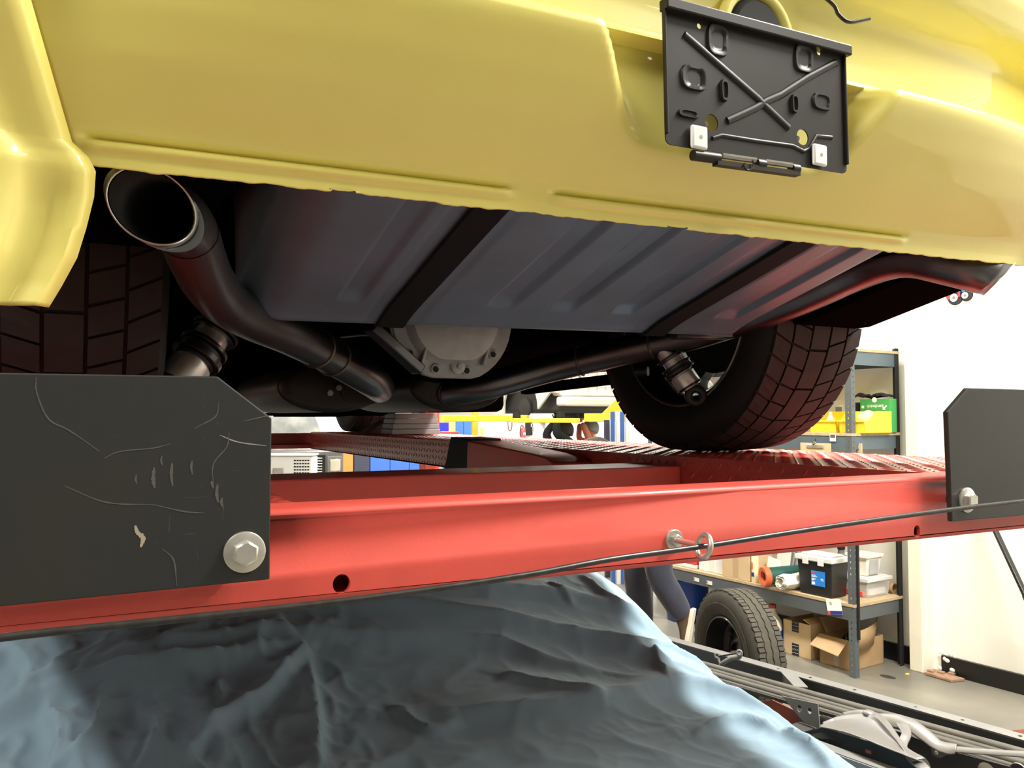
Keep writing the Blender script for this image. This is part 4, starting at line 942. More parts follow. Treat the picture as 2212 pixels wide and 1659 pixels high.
# ---- goods on the floor under the shelf
def openbox(name, label, x0, x1, y0, y1, h, mt, flaps, rz=0):
    t = bthing(name, label, 'box', (x0+x1)/2, (y0+y1)/2, 0); th = .006
    walls = [((x0, y0, .002), (x0+th, y1, h)), ((x1-th, y0, .002), (x1, y1, h)), ((x0, y0, .002), (x1, y0+th, h)), ((x0, y1-th, .002), (x1, y1, h)), ((x0, y0, .001), (x1, y1, .006))]
    for a, b in walls: m = MB(BM); m.box2(a, b); m.build('carton_wall', mt, t, smooth=False)
    for pts, off in flaps: m = MB(BM); m.prism(pts, off); m.build('flap', mt, t, smooth=False)
    return t
bx0, bx1, by0, by1, hh = 4.77, 5.12, 3.40, 3.64, .19
t = openbox('open_cardboard_box', 'open brown cardboard box with bent flaps behind the shelf post', bx0, bx1, by0, by1, hh, 'cardboard',
    [([(bx0, by0+.02, hh), (bx0, by1, hh), (bx0-.10, by1, hh-.055), (bx0-.12, by0+.01, hh-.075)], (.003, 0, .005)),
     ([(bx0+.08, by1, hh), (bx1, by1, hh), (bx1, by1+.05, hh+.09), (bx0+.08, by1+.05, hh+.09)], (0, .005, 0))])
R = [];
for k in range(13):
    a = k/12; x = lerp(bx0-.0, bx1+.05, a); y = by0-.05+.0*math.sin(PI*a)+.14*a*a; R.append([Vector((x, y, hh-.045-.02*math.sin(PI*a)+.03*a)), Vector((x, y-.012, hh+.085+.02*a))])
m = MB(BM); m.loft(R, cap=False, closed_u=False); m.build('curled_flap', 'cardboard', t, solid=.005)
m = MB(BM); m.box2((bx0-.001, (by0+by1)/2-.03, .01), (bx0+.002, (by0+by1)/2+.01, .13)); m.build('tape', 'tape_pale', t, smooth=False)
for k in range(4): m = MB(BM); m.tube(crv([(4.82+.06*k, 3.46+.03*k, .05), (4.86+.05*k, 3.5, .20+.02*(k % 2)), (4.95+.03*k, 3.6, .12)]), .007, 8); m.build('scrap_part', 'dark_steel', t)
t = openbox('taped_cardboard_box', 'cardboard box with black printed tape on its side under the shelf', 4.76, 5.08, 3.70, 3.93, .235, 'cardboard_light', [([(4.76, 3.70, .235), (5.08, 3.70, .235), (5.08, 3.76, .26), (4.76, 3.76, .26)], (0, 0, .005))])
for z0, z1 in ((.005, .085), (.165, .237)):
    m = MB(BM); m.box2((4.757, 3.80, z0), (4.761, 3.855, z1)); tp = m.build('printed_tape', 'ink', t, smooth=False)
    for k in range(3): z = z0+.016+.024*k; m = MB(BM); m.tube([(4.7565, 3.802+.0052*i, z+.003*math.sin(i*1.3)) for i in range(11)], .0013, 4); m.build('tape_wave', 'paper_grey', tp)
# red jug, bleach bottle
t = bthing('red_jug', 'red plastic jug on the floor behind the truck wheel', 'jug', 4.72, 4.02, 0)
m = MB(BM); m.loft([[(4.72+sx*.05*s_, 4.16+sy*.07*s_, z) for (sx, sy) in ((-1, -1), (1, -1), (1, 1), (-1, 1))] for (z, s_) in ((.002, .9), (.02, 1), (.17, 1), (.23, .6), (.25, .35), (.29, .3))]); m.build('jug_body', 'red_plastic', t, bevel=.008)
m = MB(BM); m.tube(crv([(4.72, 4.11, .19), (4.70, 4.09, .25), (4.71, 4.10, .29), (4.72, 4.15, .27)]), .012, 10); m.build('handle', 'red_plastic', t)
t = bthing('bleach_bottle', 'white bottle with navy label between red jug and cardboard box', 'bottle', 4.78, 3.93, 0)
t.location = BM @ Vector((4.74, 4.115-.16, 0)); PMAT[t.name] = Matrix.Translation(t.location) @ Matrix.Rotation(BROT, 4, 'Z')
bc = (4.735, 4.00)
m = MB(BM); m.lathe([(0, 0), (.06, 0), (.066, .012), (.066, .18), (.058, .215), (.035, .25), (.02, .275), (.02, .30), (0, .30)], (bc[0], bc[1], .002), (0, 0, 1), 28); m.build('bottle_body', 'bleach_white', t)
m = MB(BM); m.cyl((bc[0], bc[1], .30), (bc[0], bc[1], .325), .023); m.build('cap', 'red_plastic', t)
m = MB(BM); m.lathe([(.0668, .05), (.0672, .052), (.0672, .15), (.0668, .152)], (bc[0], bc[1], .002), (0, 0, 1), 28); m.build('label', 'label_navy', t)
# blue round bin
t = bthing('blue_bin', 'round blue plastic bin on the floor at the far shelf end', 'bin', 4.86, 5.02, 0)
m = MB(BM); m.lathe([(0, .006), (.155, .004), (.16, .012), (.18, .325), (.19, .33), (.19, .345), (.172, .345), (.15, .02), (0, .02)], (4.88, 5.0, 0), (0, 0, 1), 36); m.build('bin_body', 'blue_bin', t)
m = MB(BM); m.torus((4.88, 5.0, .335), (0, 0, 1), .190, .010, 36, 8); m.build('bin_rim', 'blue_bin', t)

# ---- goods on the middle shelf
ZM = ZS2
def yellow_bin(label, y0, y1, x0=4.72, h=.142):
    t = bthing('parts_bin', label, 'bin', x0+.12, (y0+y1)/2, ZM, 'yellow parts bins on the middle shelf'); x1 = x0+.30; th = .005
    side = [(x0+.012, ZM+.002), (x1, ZM+.002), (x1, ZM+h), (x0+.13, ZM+h), (x0+.055, ZM+h*.55), (x0, ZM+h*.52)]
    for y in (y0, y1-th): m = MB(BM); m.prism([(x, y, z) for (x, z) in side], (0, th, 0)); m.build('bin_side', 'yellow_bin', t, smooth=False)
    m = MB(BM); m.box2((x0+.012, y0, ZM+.001), (x1, y1, ZM+.006)); m.build('bin_floor', 'yellow_bin', t, smooth=False)
    m = MB(BM); m.box2((x1-th, y0, ZM+.001), (x1, y1, ZM+h)); m.build('bin_back', 'yellow_bin', t, smooth=False)
    m = MB(BM); m.prism([(x0+.012, y0, ZM+.002), (x0, y0, ZM+h*.52), (x0+th, y0, ZM+h*.52), (x0+.012+th, y0, ZM+.002)], (0, y1-y0, 0)); m.build('bin_front', 'yellow_bin', t, smooth=False)
    m = MB(BM); m.box2((x0-.006, y0-.003, ZM+h*.50), (x0+.008, y1+.003, ZM+h*.58)); m.build('bin_lip', 'yellow_bin', t, smooth=False, bevel=.002)
    return t
t1 = yellow_bin('yellow open-front parts bin below the green box', 3.262, 3.45, 4.745); t2 = yellow_bin('yellow open-front parts bin behind the shelf post, bottle inside', 3.47, 3.68, 4.745)
t = bthing('plastic_bag', 'crumpled clear plastic bag in the yellow bin below the green box', 'bag', 4.86, 3.41, ZM+.05)
m = MB(BM); m.ball((4.92, 3.355, ZM+.098), (.075, .055, .05), 20, 12); 
m.v = [p+Vector((.012*noise.noise(p*40), .012*noise.noise(p*43), .012*noise.noise(p*37))) for p in m.v]; m.build('bag_film', 'clear_plastic', t)
t = bthing('small_bottle', 'small white bottle with red band in the yellow bin', 'bottle', 4.80, 3.58, ZM+.008)
m = MB(BM); m.lathe([(0, 0), (.026, 0), (.028, .01), (.028, .075), (.012, .105), (.010, .13), (0, .13)], (4.835, 3.575, ZM+.008), (0, 0, 1), 20); m.build('bottle_body', 'bleach_white', t)
m = MB(BM); m.lathe([(.0285, .045), (.0287, .047), (.0287, .065), (.0285, .067)], (4.835, 3.575, ZM+.008), (0, 0, 1), 20); m.build('red_band', 'label_red', t)
gy0, gy1 = 3.285, 3.505
t = bthing('sandwich_bag_box', 'green box of sandwich bags standing upside down behind the yellow bin', 'box', 5.08, (gy0+gy1)/2, ZM)
m = MB(BM); m.box2((5.06, gy0, ZM+.001), (5.138, gy1, ZM+.225)); m.build('carton', 'green_card', t, smooth=False, bevel=.002)
Xr = BM.to_3x3() @ Vector((0, -1, 0)); Yr = Vector((0, 0, 1)); Zr = BM.to_3x3() @ Vector((-1, 0, 0))
text('lettering', 'sandwich', .034, basis(BM @ Vector((5.0585, gy0+.105, ZM+.176)), -Xr, -Yr, Zr), MATS['white_plastic'], t)
m = MB(BM); a0 = Vector((5.0585, gy0+.033, ZM+.168)); m.prism([a0+Vector((0, .017, -.017)), a0+Vector((0, -.006, -.017)), a0+Vector((0, .002, -.009)), a0+Vector((0, -.016, .009)), a0+Vector((0, -.009, .016)), a0+Vector((0, .009, -.002)), a0+Vector((0, .017, .006))], (-.0006, 0, 0)); m.build('arrow_mark', 'white_plastic', t, smooth=False)
m = MB(BM); m.box((5.0585, gy1-.022, ZM+.172), (.0012, .018, .018)); m.build('small_square_mark', 'white_plastic', t, smooth=False)
m = MB(BM); m.lathe([(0, 0), (.018, 0), (.018, .001), (0, .001)], (5.0590, (gy0+gy1)/2, ZM+.219), (-1, 0, 0), 20); m.build('thumb_notch', 'white_plastic', t)
t = bthing('black_cloth', 'black crumpled cloth lying on top of the green box', 'cloth', 5.08, 3.47, ZM+.226)
def fn(u, v): x = lerp(5.05, 5.138, v); y = lerp(3.31, 3.54, u); return Vector((x, y, ZM+.232+.022*abs(noise.noise((y*22, x*15, 3)))+.012*math.sin(u*9)*math.sin(v*PI)+.01))
m = MB(BM); m.grid(fn, 30, 14); m.build('cloth_sheet', 'black_cloth', t, solid=.012)
t = bthing('dark_pack', 'grey and black packet standing beside the green box', 'packet', 5.06, 3.65, ZM)
m = MB(BM); m.box2((5.09, 3.53, ZM+.001), (5.15, 3.62, ZM+.205)); m.build('pack_body', 'grey_plastic', t, bevel=.006)
m = MB(BM); m.box2((5.086, 3.528, ZM+.01), (5.10, 3.56, ZM+.20)); m.build('pack_stripe', 'black_matte', t, bevel=.003)
t = bthing('small_carton', 'small dark-printed carton left of the grey packet', 'box', 5.07, 3.76, ZM); m = MB(BM); m.box2((5.09, 3.66, ZM+.001), (5.14, 3.73, ZM+.19)); m.build('carton', 'paper', t, smooth=False)
m = MB(BM); m.box2((5.088, 3.67, ZM+.11), (5.09, 3.72, ZM+.175)); m.build('carton_print', 'grey_plastic', t, smooth=False)
t = bthing('paper_cup', 'brown paper cup in a wire tray on the middle shelf', 'cup', 4.80, 3.93, ZM); m = MB(BM); m.lathe([(0, 0), (.026, 0), (.036, .075), (.038, .078), (.034, .078), (.025, .004), (0, .004)], (4.80, 3.90, ZM+.001), (0, 0, 1), 20); m.build('cup_body', 'cardboard', t)
t = bthing('wire_tray', 'white wire tray with papers on the middle shelf edge', 'tray', 4.80, 3.98, ZM)
for z in (.012, .055): m = MB(BM); m.tube([(4.70, 3.84, ZM+z), (4.95, 3.84, ZM+z), (4.95, 4.12, ZM+z), (4.70, 4.12, ZM+z)], .003, 6, closed=True); m.build('tray_wire', 'white_plastic', t)
for (x, y) in ((4.70, 3.84), (4.95, 3.84), (4.95, 4.12), (4.70, 4.12)): m = MB(BM); m.cyl((x, y, ZM+.001), (x, y, ZM+.06), .003, n=8); m.build('tray_leg', 'white_plastic', t)
m = MB(BM); m.box2((4.71, 3.95, ZM+.001), (4.94, 4.10, ZM+.012)); m.build('papers', 'paper', t, smooth=False)
# clipboards hanging under the middle beam
for (px0, px1, py, lab) in ((1729, 1795, 957, 'tan clipboard with steel clip hanging left of the shelf post'), (1838, 1857, 959, 'tan clipboard hanging just right of the shelf post')):
    a = bX(px0, py, SX0-.02); b = bX(px1, py, SX0-.02); c = (a+b)/2; w = abs(a.y-b.y) if px1-px0 > 40 else .10; zt = c.z
    if px1-px0 < 40: c.y = a.y-.0; c.x = 4.72; c = bX((px0+px1)/2, py, 4.75)
    t = bthing('clipboard', lab, 'clipboard', c.x, c.y, zt-.30); m = MB(BM); m.box((c.x, c.y, zt-.15), (.004, w, .30)); m.build('board', 'cardboard_light', t, bevel=.002)
    m = MB(BM); m.box((c.x-.005, c.y, zt-.022), (.006, w*.55, .022)); m.build('clip_plate', 'brushed_alu', t, bevel=.002)
    m = MB(BM); m.lathe([(.012, 0), (.016, .004), (.012, .01), (.0, .012)], (c.x-.008, c.y, zt-.002), (-1, 0, 0), 16); m.build('clip_lever', 'chrome', t)
    m = MB(BM); m.cyl((c.x, c.y, zt-.005), (c.x, c.y, zt+.03), .0025, n=8); m.build('hook', 'dark_steel', t)
# ================================================================== truck wheel on the floor
tc = Vector((3.50, 3.20, .352)); R_ = .350
t = bthing('truck_wheel', 'worn black truck tyre on a steel wheel standing before the shelf', 'wheel', tc.x, tc.y, 0)
ax = (BM.to_3x3() @ Vector((-.50, -.86, 0))).normalized()    # outward side, towards the camera
ax = Vector((-.956, .292, 0)).normalized()
hw = .098
prof = [(.205, -hw*.7), (.225, -hw*.9), (.27, -hw), (.315, -hw*.95), (.335, -hw*.83), (.344, -hw*.74)]
m = MB(BM); m.lathe(prof+[(.346, -hw*.4), (.346, hw*.4)]+[(r, -h) for (r, h) in reversed(prof)], tc, ax, 72); ti = m.build('tire', 'truck_tire', t)
m = MB(BM); u, w = frame_from(ax)
N = 84
for (h0, h1, N, gz) in ((-.76, -.42, 84, .35), (-.37, -.04, 84, 0), (.04, .37, 84, 0), (.42, .76, 84, .35)):
    for k in range(N):
        def q(h, f, r): th = 2*PI*(k+f)/N; return tc+ax*(h*hw)+u*(r*math.cos(th))+w*(r*math.sin(th))
        zg = .03*(1 if k % 2 else -1)
        zn = -zg; e0, e1 = (0, 1) if not gz else (.10, .90)
        a, b, c_, d_ = q(h0+zg, e0, R_+.002), q(h1+zg, e0, R_+.002), q(h1+zn, e1, R_+.002), q(h0+zn, e1, R_+.002)
        a2, b2, c2, d2 = q(h0+zg, e0, R_-.008), q(h1+zg, e0, R_-.008), q(h1+zn, e1, R_-.008), q(h0+zn, e1, R_-.008)
        m.add([a, b, c_, d_, a2, b2, c2, d2], [(0, 1, 2, 3), (0, 4, 5, 1), (1, 5, 6, 2), (2, 6, 7, 3), (3, 7, 4, 0)])
m.build('tread', 'truck_tread', ti, smooth=False, kind='stuff')
m = MB(BM); m.lathe([(.275, hw*1.0), (.279, hw*1.015), (.283, hw*1.0)], tc, ax, 60); m.build('sidewall_ring', 'truck_tread', ti)
m = MB(BM); m.lathe([(.212, hw*.80), (.206, hw*.88), (.200, hw*.86), (.192, hw*.4), (.186, -.02), (.150, -.035), (.11, -.02), (.08, .0), (.07, .0), (.07, -.02), (0, -.02)], tc, ax, 56); wh = m.build('wheel_disc', 'black_paint', t)
m = MB(BM); m.torus(tc+ax*(hw*.82), ax, .207, .0045, 56, 8); m.build('rim_edge', 'dark_steel', wh)
for k in range(6):
    a = 2*PI*k/6+.4; p = tc+u*(.108*math.cos(a))+w*(.108*math.sin(a)); m = MB(BM); m.cyl(p+ax*(-.022), p+ax*.002, .012, n=6); m.build('lug_nut', 'dark_steel', wh)
for k in range(4):
    a = 2*PI*k/4+.9; p = tc+u*(.160*math.cos(a))+w*(.160*math.sin(a)); m = MB(BM); m.lathe([(0, -.030), (.018, -.030), (.018, -.034)], p+ax*(.004), ax, 18, ell=(1, .8)); m.build('hand_hole', 'black_matte', wh)
m = MB(BM); m.ball(tc+ax*(-.004)+u*.03, (.03, .03, .012), 14, 8); m.build('hub_dirt', 'paper_grey', wh)

# ================================================================== grey chassis frame
fr = bthing('chassis_frame', 'bare grey painted vehicle chassis frame beside the covered car', 'chassis', 2.9, 2.2, 0)
def railz(y): return lerp(H-1.110, H-1.168, (y-1.3)/1.9)
def rail(x, y0, y1, s):
    m = MB(BM); m.loft([[(x, y, railz(y)-.13), (x+.006, y, railz(y)-.13), (x+.006, y, railz(y)), (x, y, railz(y))] for y in (y0, y1)]); m.build('frame_rail', 'frame_grey', fr, smooth=False)
    for dz in (0, -.13): m = MB(BM); m.loft([[(x+s*.055, y, railz(y)+dz-.003), (x+.006, y, railz(y)+dz-.003), (x+.006, y, railz(y)+dz+.003), (x+s*.055, y, railz(y)+dz+.003)] for y in (y0, y1)]); m.build('rail_flange', 'frame_flange', fr, smooth=False)
rail(3.10, .2, 3.9, -1)
rail(2.42, .2, 3.9, 1)
for y in np.arange(.4, 3.0, .22): m = MB(BM); p = (3.075, y+.03*math.sin(y*9), railz(y)+.0032); m.cyl(p, (p[0], p[1], p[2]+.0012), .006, n=10); m.build('rivet', 'dark_steel', fr)
b0 = bZ(1705, 1455, railz(2.5)); b1 = bZ(1778, 1508, railz(2.3))
m = MB(BM); m.bar((3.07, 2.52, railz(2.5)+.001), (2.93, 2.33, railz(2.3)+.001), .055, .005); m.build('corner_gusset', 'frame_flange', fr, smooth=False)
m = MB(BM); m.bar((3.06, 2.53, railz(2.5)-.06), (2.93, 2.33, railz(2.3)-.06), .006, .12); m.build('gusset_web', 'frame_grey', fr, smooth=False)
for y in (.6, 2.15, 3.6): m = MB(BM); m.box2((2.42, y-.04, H-1.30), (3.10, y+.04, H-1.20)); m.build('crossmember', 'panel_dark', fr, smooth=False, bevel=.006)
for (x, y) in ((3.08, .3), (3.08, 3.7), (2.44, .3), (2.44, 3.7)): m = MB(BM); m.loft([[(x+sx*s_, y+sy*s_, z) for (sx, sy) in ((-1, -1), (1, -1), (1, 1), (-1, 1))] for (z, s_) in ((0, .12), (railz(y)-.13, .035))]); m.build('stand', 'rust', fr, smooth=False)
m = MB(BM); m.box2((2.80, 1.55, .12), (2.806, 3.4, H-1.225)); m.build('shade_sheet', 'black_matte', fr, smooth=False)  # black sheet added to stand for the shade under the frame
m = MB(BM); m.prism([bX(a_, b_, 2.74) for (a_, b_) in ((1640, 1516), (1668, 1512), (1760, 1556), (1730, 1590), (1640, 1580))], (.006, 0, 0)); m.build('rust_plate', 'rust', fr, smooth=False)
pB = [bX(a_, b_, 2.73) for (a_, b_) in ((1690, 1503), (1768, 1520), (1772, 1575), (1738, 1560))]; pH = bX(1728, 1530, 2.73); pH2 = bX(1750, 1535, 2.73)
Mq = basis(BM @ Vector((2.728, 0, 0)), BM.to_3x3() @ Vector((0, -1, 0)), (0, 0, 1), BM.to_3x3() @ Vector((-1, 0, 0)))
vs, fs = holes([(-p.y, p.z) for p in pB], [(-pH.y, pH.z, .012, .014), (-pH2.y, pH2.z, .010, .012)], .005, Mq); m = MB(); m.add(vs, fs); m.build('drilled_gusset', 'frame_grey', fr, smooth=False)
# grooved strip lying along the frame
st = bthing('grooved_strip', 'long grooved grey-brown trim strip lying along the chassis frame', 'strip', 2.86, 2.1, H-1.2)
pa = bX(1560, 1447, 2.86); pb_ = bX(2212, 1628, 2.86); d = (pb_-pa).normalized(); pe = pb_+d*1.2; pa = pa-d*.25
for k, (o, r) in enumerate(((.0, .016), (.026, .0125), (.049, .0155), (.072, .010))):
    off = Vector((-o*.75, 0, -o*.42)); m = MB(BM); m.tube([pa+off, pa.lerp(pe, .5)+off, pe+off], r, 10); m.build('groove_ridge', 'strip_rubber', st)
m = MB(BM); m.bar(pa+Vector((-.03, 0, -.034)), pe+Vector((-.03, 0, -.034)), .085, .012); m.build('strip_back', 'panel_dark', st, smooth=False)
# steering link lying on the strip's end
def on(px, py, bx): return bX(px, py, bx)
st2 = bthing('steering_link', 'grey curved steering link with two ball eyes on the frame', 'car part', *on(1575, 1425, 2.95))
m = MB(BM); m.tube(crv([on(1520, 1440, 2.92), on(1550, 1443, 2.92), on(1562, 1432, 2.92), on(1580, 1422, 2.93), on(1596, 1420, 2.94), on(1600, 1412, 2.94)]), .010, 10); m.build('arm', 'frame_flange', st2)
m = MB(BM); m.tube([on(1552, 1418, 2.92), on(1598, 1410, 2.94)], .004, 8); m.build('tie_rod', 'dark_steel', st2)
for (px, py) in ((1549, 1416), (1597, 1410)):
    c = on(px, py, 2.93); m = MB(BM); m.torus(c, (-.8, -.6, 0), .0105, .005, 20, 8); m.build('eye', 'frame_flange', st2)
m = MB(BM); m.cyl(on(1551, 1420, 2.92), on(1556, 1436, 2.92), .006, n=8); m.build('stem', 'frame_flange', st2)
# silver stamped bracket
sb = bthing('stamped_bracket', 'silver painted stamped steel arch bracket at the frame front', 'car part', *on(1900, 1600, 2.62))
low = [on(1770, 1570, 2.50), on(1830, 1583, 2.48), on(1900, 1610, 2.46), on(1950, 1630, 2.45), on(1992, 1646, 2.44)]
rid = [on(1778, 1564, 2.56), on(1820, 1549, 2.64), on(1880, 1546, 2.66), on(1915, 1575, 2.58), on(1955, 1630, 2.47)]
Lw = crv(low, 8); Rd = crv(rid, 8)
def fn(u, v):
    i = u*(len(Lw)-1); k = int(min(i, len(Lw)-2)); f = i-k; a = Lw[k].lerp(Lw[k+1], f); b = Rd[k].lerp(Rd[k+1], f)
    p = a.lerp(b, v); n_ = Vector((-.75, -.45, .45)); bulge = math.sin(PI*v)**1.2*math.sin(PI*min(1, u*1.1))
    return p+n_*(-.028*bulge)+Vector((0, 0, .006 if v > .93 else 0))+n_*(.006*max(0, math.sin(u*19))*sm(.35, .05, v))
m = MB(BM); m.grid(fn, 48, 18); m.build('shell', 'silver_paint', sb, solid=.003, angle=50)
def band(name, pts, ws, mt='silver_paint', up=Vector((-.5, -.5, .7))):
    P = crv(pts, 8); m = MB(BM); R = []
    for i, p in enumerate(P):
        d = (P[min(i+1, len(P)-1)]-P[max(i-1, 0)]).normalized(); e = d.cross(up).normalized(); wv = pl([(k/(len(ws)-1), x) for k, x in enumerate(ws)], i/(len(P)-1))
        R.append([p+e*(wv*a)+up*(-.25*wv*abs(a)**2) for a in (-1, -.8, -.4, 0, .4, .8, 1)])
    m.loft(R, cap=False, closed_u=False); return m.build(name, mt, sb, solid=.004, angle=50)
band('ridge_flange', [on(1820, 1546, 2.66), on(1865, 1541, 2.68), on(1900, 1550, 2.66), on(1925, 1580, 2.60), on(1950, 1615, 2.53), on(1985, 1640, 2.46)], [.012, .016, .014, .014, .013, .02])
band('arch_band', [on(1885, 1552, 2.68), on(1935, 1556, 2.70), on(1970, 1567, 2.70), on(2000, 1588, 2.70), on(2025, 1608, 2.70), on(2050, 1616, 2.70), on(2065, 1617, 2.70)], [.02, .028, .026, .024, .020, .022, .018])
band('arch_leg', [on(1950, 1562, 2.67), on(1958, 1585, 2.62), on(1950, 1612, 2.56), on(1975, 1640, 2.48), on(2000, 1662, 2.45)], [.022, .014, .014, .018, .016])
band('rear_arm', [on(2062, 1618, 2.70), on(2120, 1623, 2.70), on(2212, 1629, 2.70), on(2400, 1640, 2.70)], [.011, .010, .010, .010])
m = MB(BM); m.ball(on(1877, 1542, 2.67), (.022, .022, .014), 16, 10); m.build('dome', 'silver_paint', sb)
m = MB(BM); m.ball(on(2024, 1625, 2.69), (.008, .008, .008), 12, 8); m.build('bolt_head', 'zinc', sb)
m = MB(BM); m.prism([on(2005, 1598, 2.705), on(2040, 1612, 2.705), on(2060, 1622, 2.705), on(2030, 1638, 2.705), on(2015, 1632, 2.705)], (.006, 0, 0)); m.build('bolt_plate', 'frame_grey', sb, smooth=False)
# dark punched panel below the bracket
pn = bthing('punched_panel', 'dark grey sheet panel with large round holes below the silver bracket', 'panel', *on(2080, 1680, 2.74))
Mx = basis(BM @ Vector((2.73, 0, 0)), BM.to_3x3() @ Vector((0, -1, 0)), (0, 0, 1), BM.to_3x3() @ Vector((-1, 0, 0)))
hs = []
for (px, py, r) in ((1988, 1655, .040), (2132, 1668, .030), (2200, 1668, .026)):
    p = on(px, py, 2.73); hs.append((-p.y, p.z, r, r))
a = on(1890, 1562, 2.73); vs, fs = holes([(-a.y, H-1.6), (-.75, H-1.6), (-.75, on(2212, 1632, 2.73).z), (-on(2062, 1624, 2.73).y, on(2062, 1624, 2.73).z), (-a.y, a.z)], hs, .004, Mx)
m = MB(); m.add(vs, fs); m.build('sheet', 'panel_dark', pn, smooth=False)
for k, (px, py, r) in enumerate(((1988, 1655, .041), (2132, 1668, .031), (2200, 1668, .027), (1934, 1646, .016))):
    p = on(px, py, 2.745); m = MB(BM); m.lathe([(0, 0), (r, 0), (r, .004), (0, .004)], p, (1, 0, 0), 28); m.build('floor_disc', 'trim_cream', pn)  # cream discs added behind the holes stand in for the bright floor beyond
# black inner splash panel in front of it
m = MB(BM); m.prism([on(1775, 1572, 2.52), on(1880, 1602, 2.50), on(1975, 1642, 2.48), on(2010, 1675, 2.47), on(2030, 1750, 2.46), on(1700, 1750, 2.46), on(1700, 1590, 2.50)], (.005, .003, -.003)); m.build('inner_panel', 'black_matte', pn, smooth=False)
m = MB(BM); m.box(on(1876, 1624, 2.47), (.004, .022, .012)); m.build('red_tab', 'rust', pn, bevel=.003)

# ================================================================== bits by the right wall
m = MB(BM); m.bar(bX(2143, 1120, 5.15), bX(2228, 1300, 4.72), .045, .03); 
p0 = bZ(2262, 1500, .02)
m = MB(BM); q0 = bX(2110, 1060, 5.20); q1 = bX(2172, 1180, 5.14); q2 = bX(2226, 1300, 5.05); dirv = (q2-q1).normalized(); foot = q2+dirv*((q2.z-.02)/-dirv.z)
lp = thing('leaning_bar', 'black bar leaning against the white wall at the right edge', 'bar', BM @ Vector((foot.x, foot.y, 0)), BROT)
m = MB(BM); m.bar(q0, foot, .028, .022); m.build('bar', 'black_paint', lp, bevel=.003)
m = MB(BM); m.cyl(q2-dirv*.05+Vector((0,0,-.01)), q2+dirv*.10, .026, n=16); m.build('grip', 'black_matte', lp)
br_ = bthing('brick_slab', 'broken reddish brick piece at the foot of the cream post', 'brick', 5.19, 3.06, 0)
m = MB(BM); m.prism([(5.11, 3.11, .001), (5.10, 2.93, .001), (5.20, 2.90, .001), (5.23, 3.12, .001)], (0, 0, .018)); m.build('slab', 'brick_dust', br_, smooth=False, bevel=.004)
for k in range(3):
    m = MB(BM); m.box((5.15+.03*k, 3.09-.05*k, .024), (.03, .04, .012)); m.build('chip', 'brick_dust', br_, smooth=False, bevel=.003)
fl = bthing('plaster_flakes', 'white peeling plaster flakes at the wall corner above the brick', 'plaster', 5.25, 3.04, .02)
for k in range(7):
    y = 3.08-.016*k; z = .03+.11*abs(math.sin(k*1.9)); m = MB(BM); m.ball((5.236, y, z), (.004, .014+.006*(k % 2), .014), 8, 6); m.build('flake', 'wall_white', fl)
p = bZ(1960, 1456, .004); m = MB(BM); m.ball(p, (.016, .012, .006), 10, 6); tag(m.build('yellow_scrap', 'yellow_bin', None), 'small yellow scrap lying on the concrete floor', 'scrap')
p = bZ(1918, 1462, 0); m = MB(BM); m.lathe([(0, .0012), (.05, .0012), (.055, 0)], (p.x, p.y, 0), (0, 0, 1), 14, ell=(1, .6)); tag(m.build('oil_stain', 'panel_dark', None), 'dark oil spot on the concrete floor by the shelf', 'stain')
p = bZ(2205, 1565, 0)+Vector((-.14, -.1, 0)); m = MB(BM); m.prism([(p.x-.04, p.y+.05, .001), (p.x+.4, p.y-.12, .001), (p.x+.2, p.y-.5, .001), (p.x-.1, p.y-.3, .001)], (0, 0, .02)); tag(m.build('rust_sheet', 'rust', None, smooth=False), 'rusty sheet lying on the floor at the right edge', 'sheet')
# die-cut wall sticker: two cartoon-like wheels with red body bits
dx = 5.257; s0 = bX(2068, 640, dx); stk = bthing('wall_sticker', 'small red and black wheel sticker on the white wall below the tailpipe', 'sticker', dx, s0.y, s0.z-.06)
def disc(px, py, r, mt, off, name, el=.75):
    p = bX(px, py, dx-off); m = MB(BM); m.lathe([(0, .0), (r, 0), (r, .001), (0, .001)], p, (1, 0, 0), 26, ell=(1, el) ); m.build(name, mt, stk)
for (px, py, r) in ((2064, 642, .052), (2088, 637, .042)):
    disc(px, py, r+.008, 'white_plastic', .0010, 'sticker_border', 1); disc(px, py, r, 'ink', .0020, 'sticker_tyre', 1); disc(px-4, py+1, r*.5, 'paper', .003, 'sticker_hub', 1); disc(px-4, py+1, r*.2, 'grey_plastic', .004, 'sticker_cap', 1)
P = [bX(a, b, dx-.0045) for (a, b) in ((2038, 628), (2052, 632), (2052, 646), (2046, 648))]; m = MB(BM); m.prism(P, (.001, 0, 0)); m.build('sticker_red', 'label_red', stk, smooth=False)
P = [bX(a, b, dx-.0045) for (a, b) in ((2068, 624), (2073, 624), (2074, 640), (2069, 642))]; m = MB(BM); m.prism(P, (.001, 0, 0)); m.build('sticker_red_stripe', 'label_red', stk, smooth=False)
P = [bX(a, b, dx-.0045) for (a, b) in ((2076, 618), (2085, 616), (2084, 631), (2078, 631))]; m = MB(BM); m.prism(P, (.001, 0, 0)); m.build('sticker_blue', 'label_blue', stk, smooth=False)

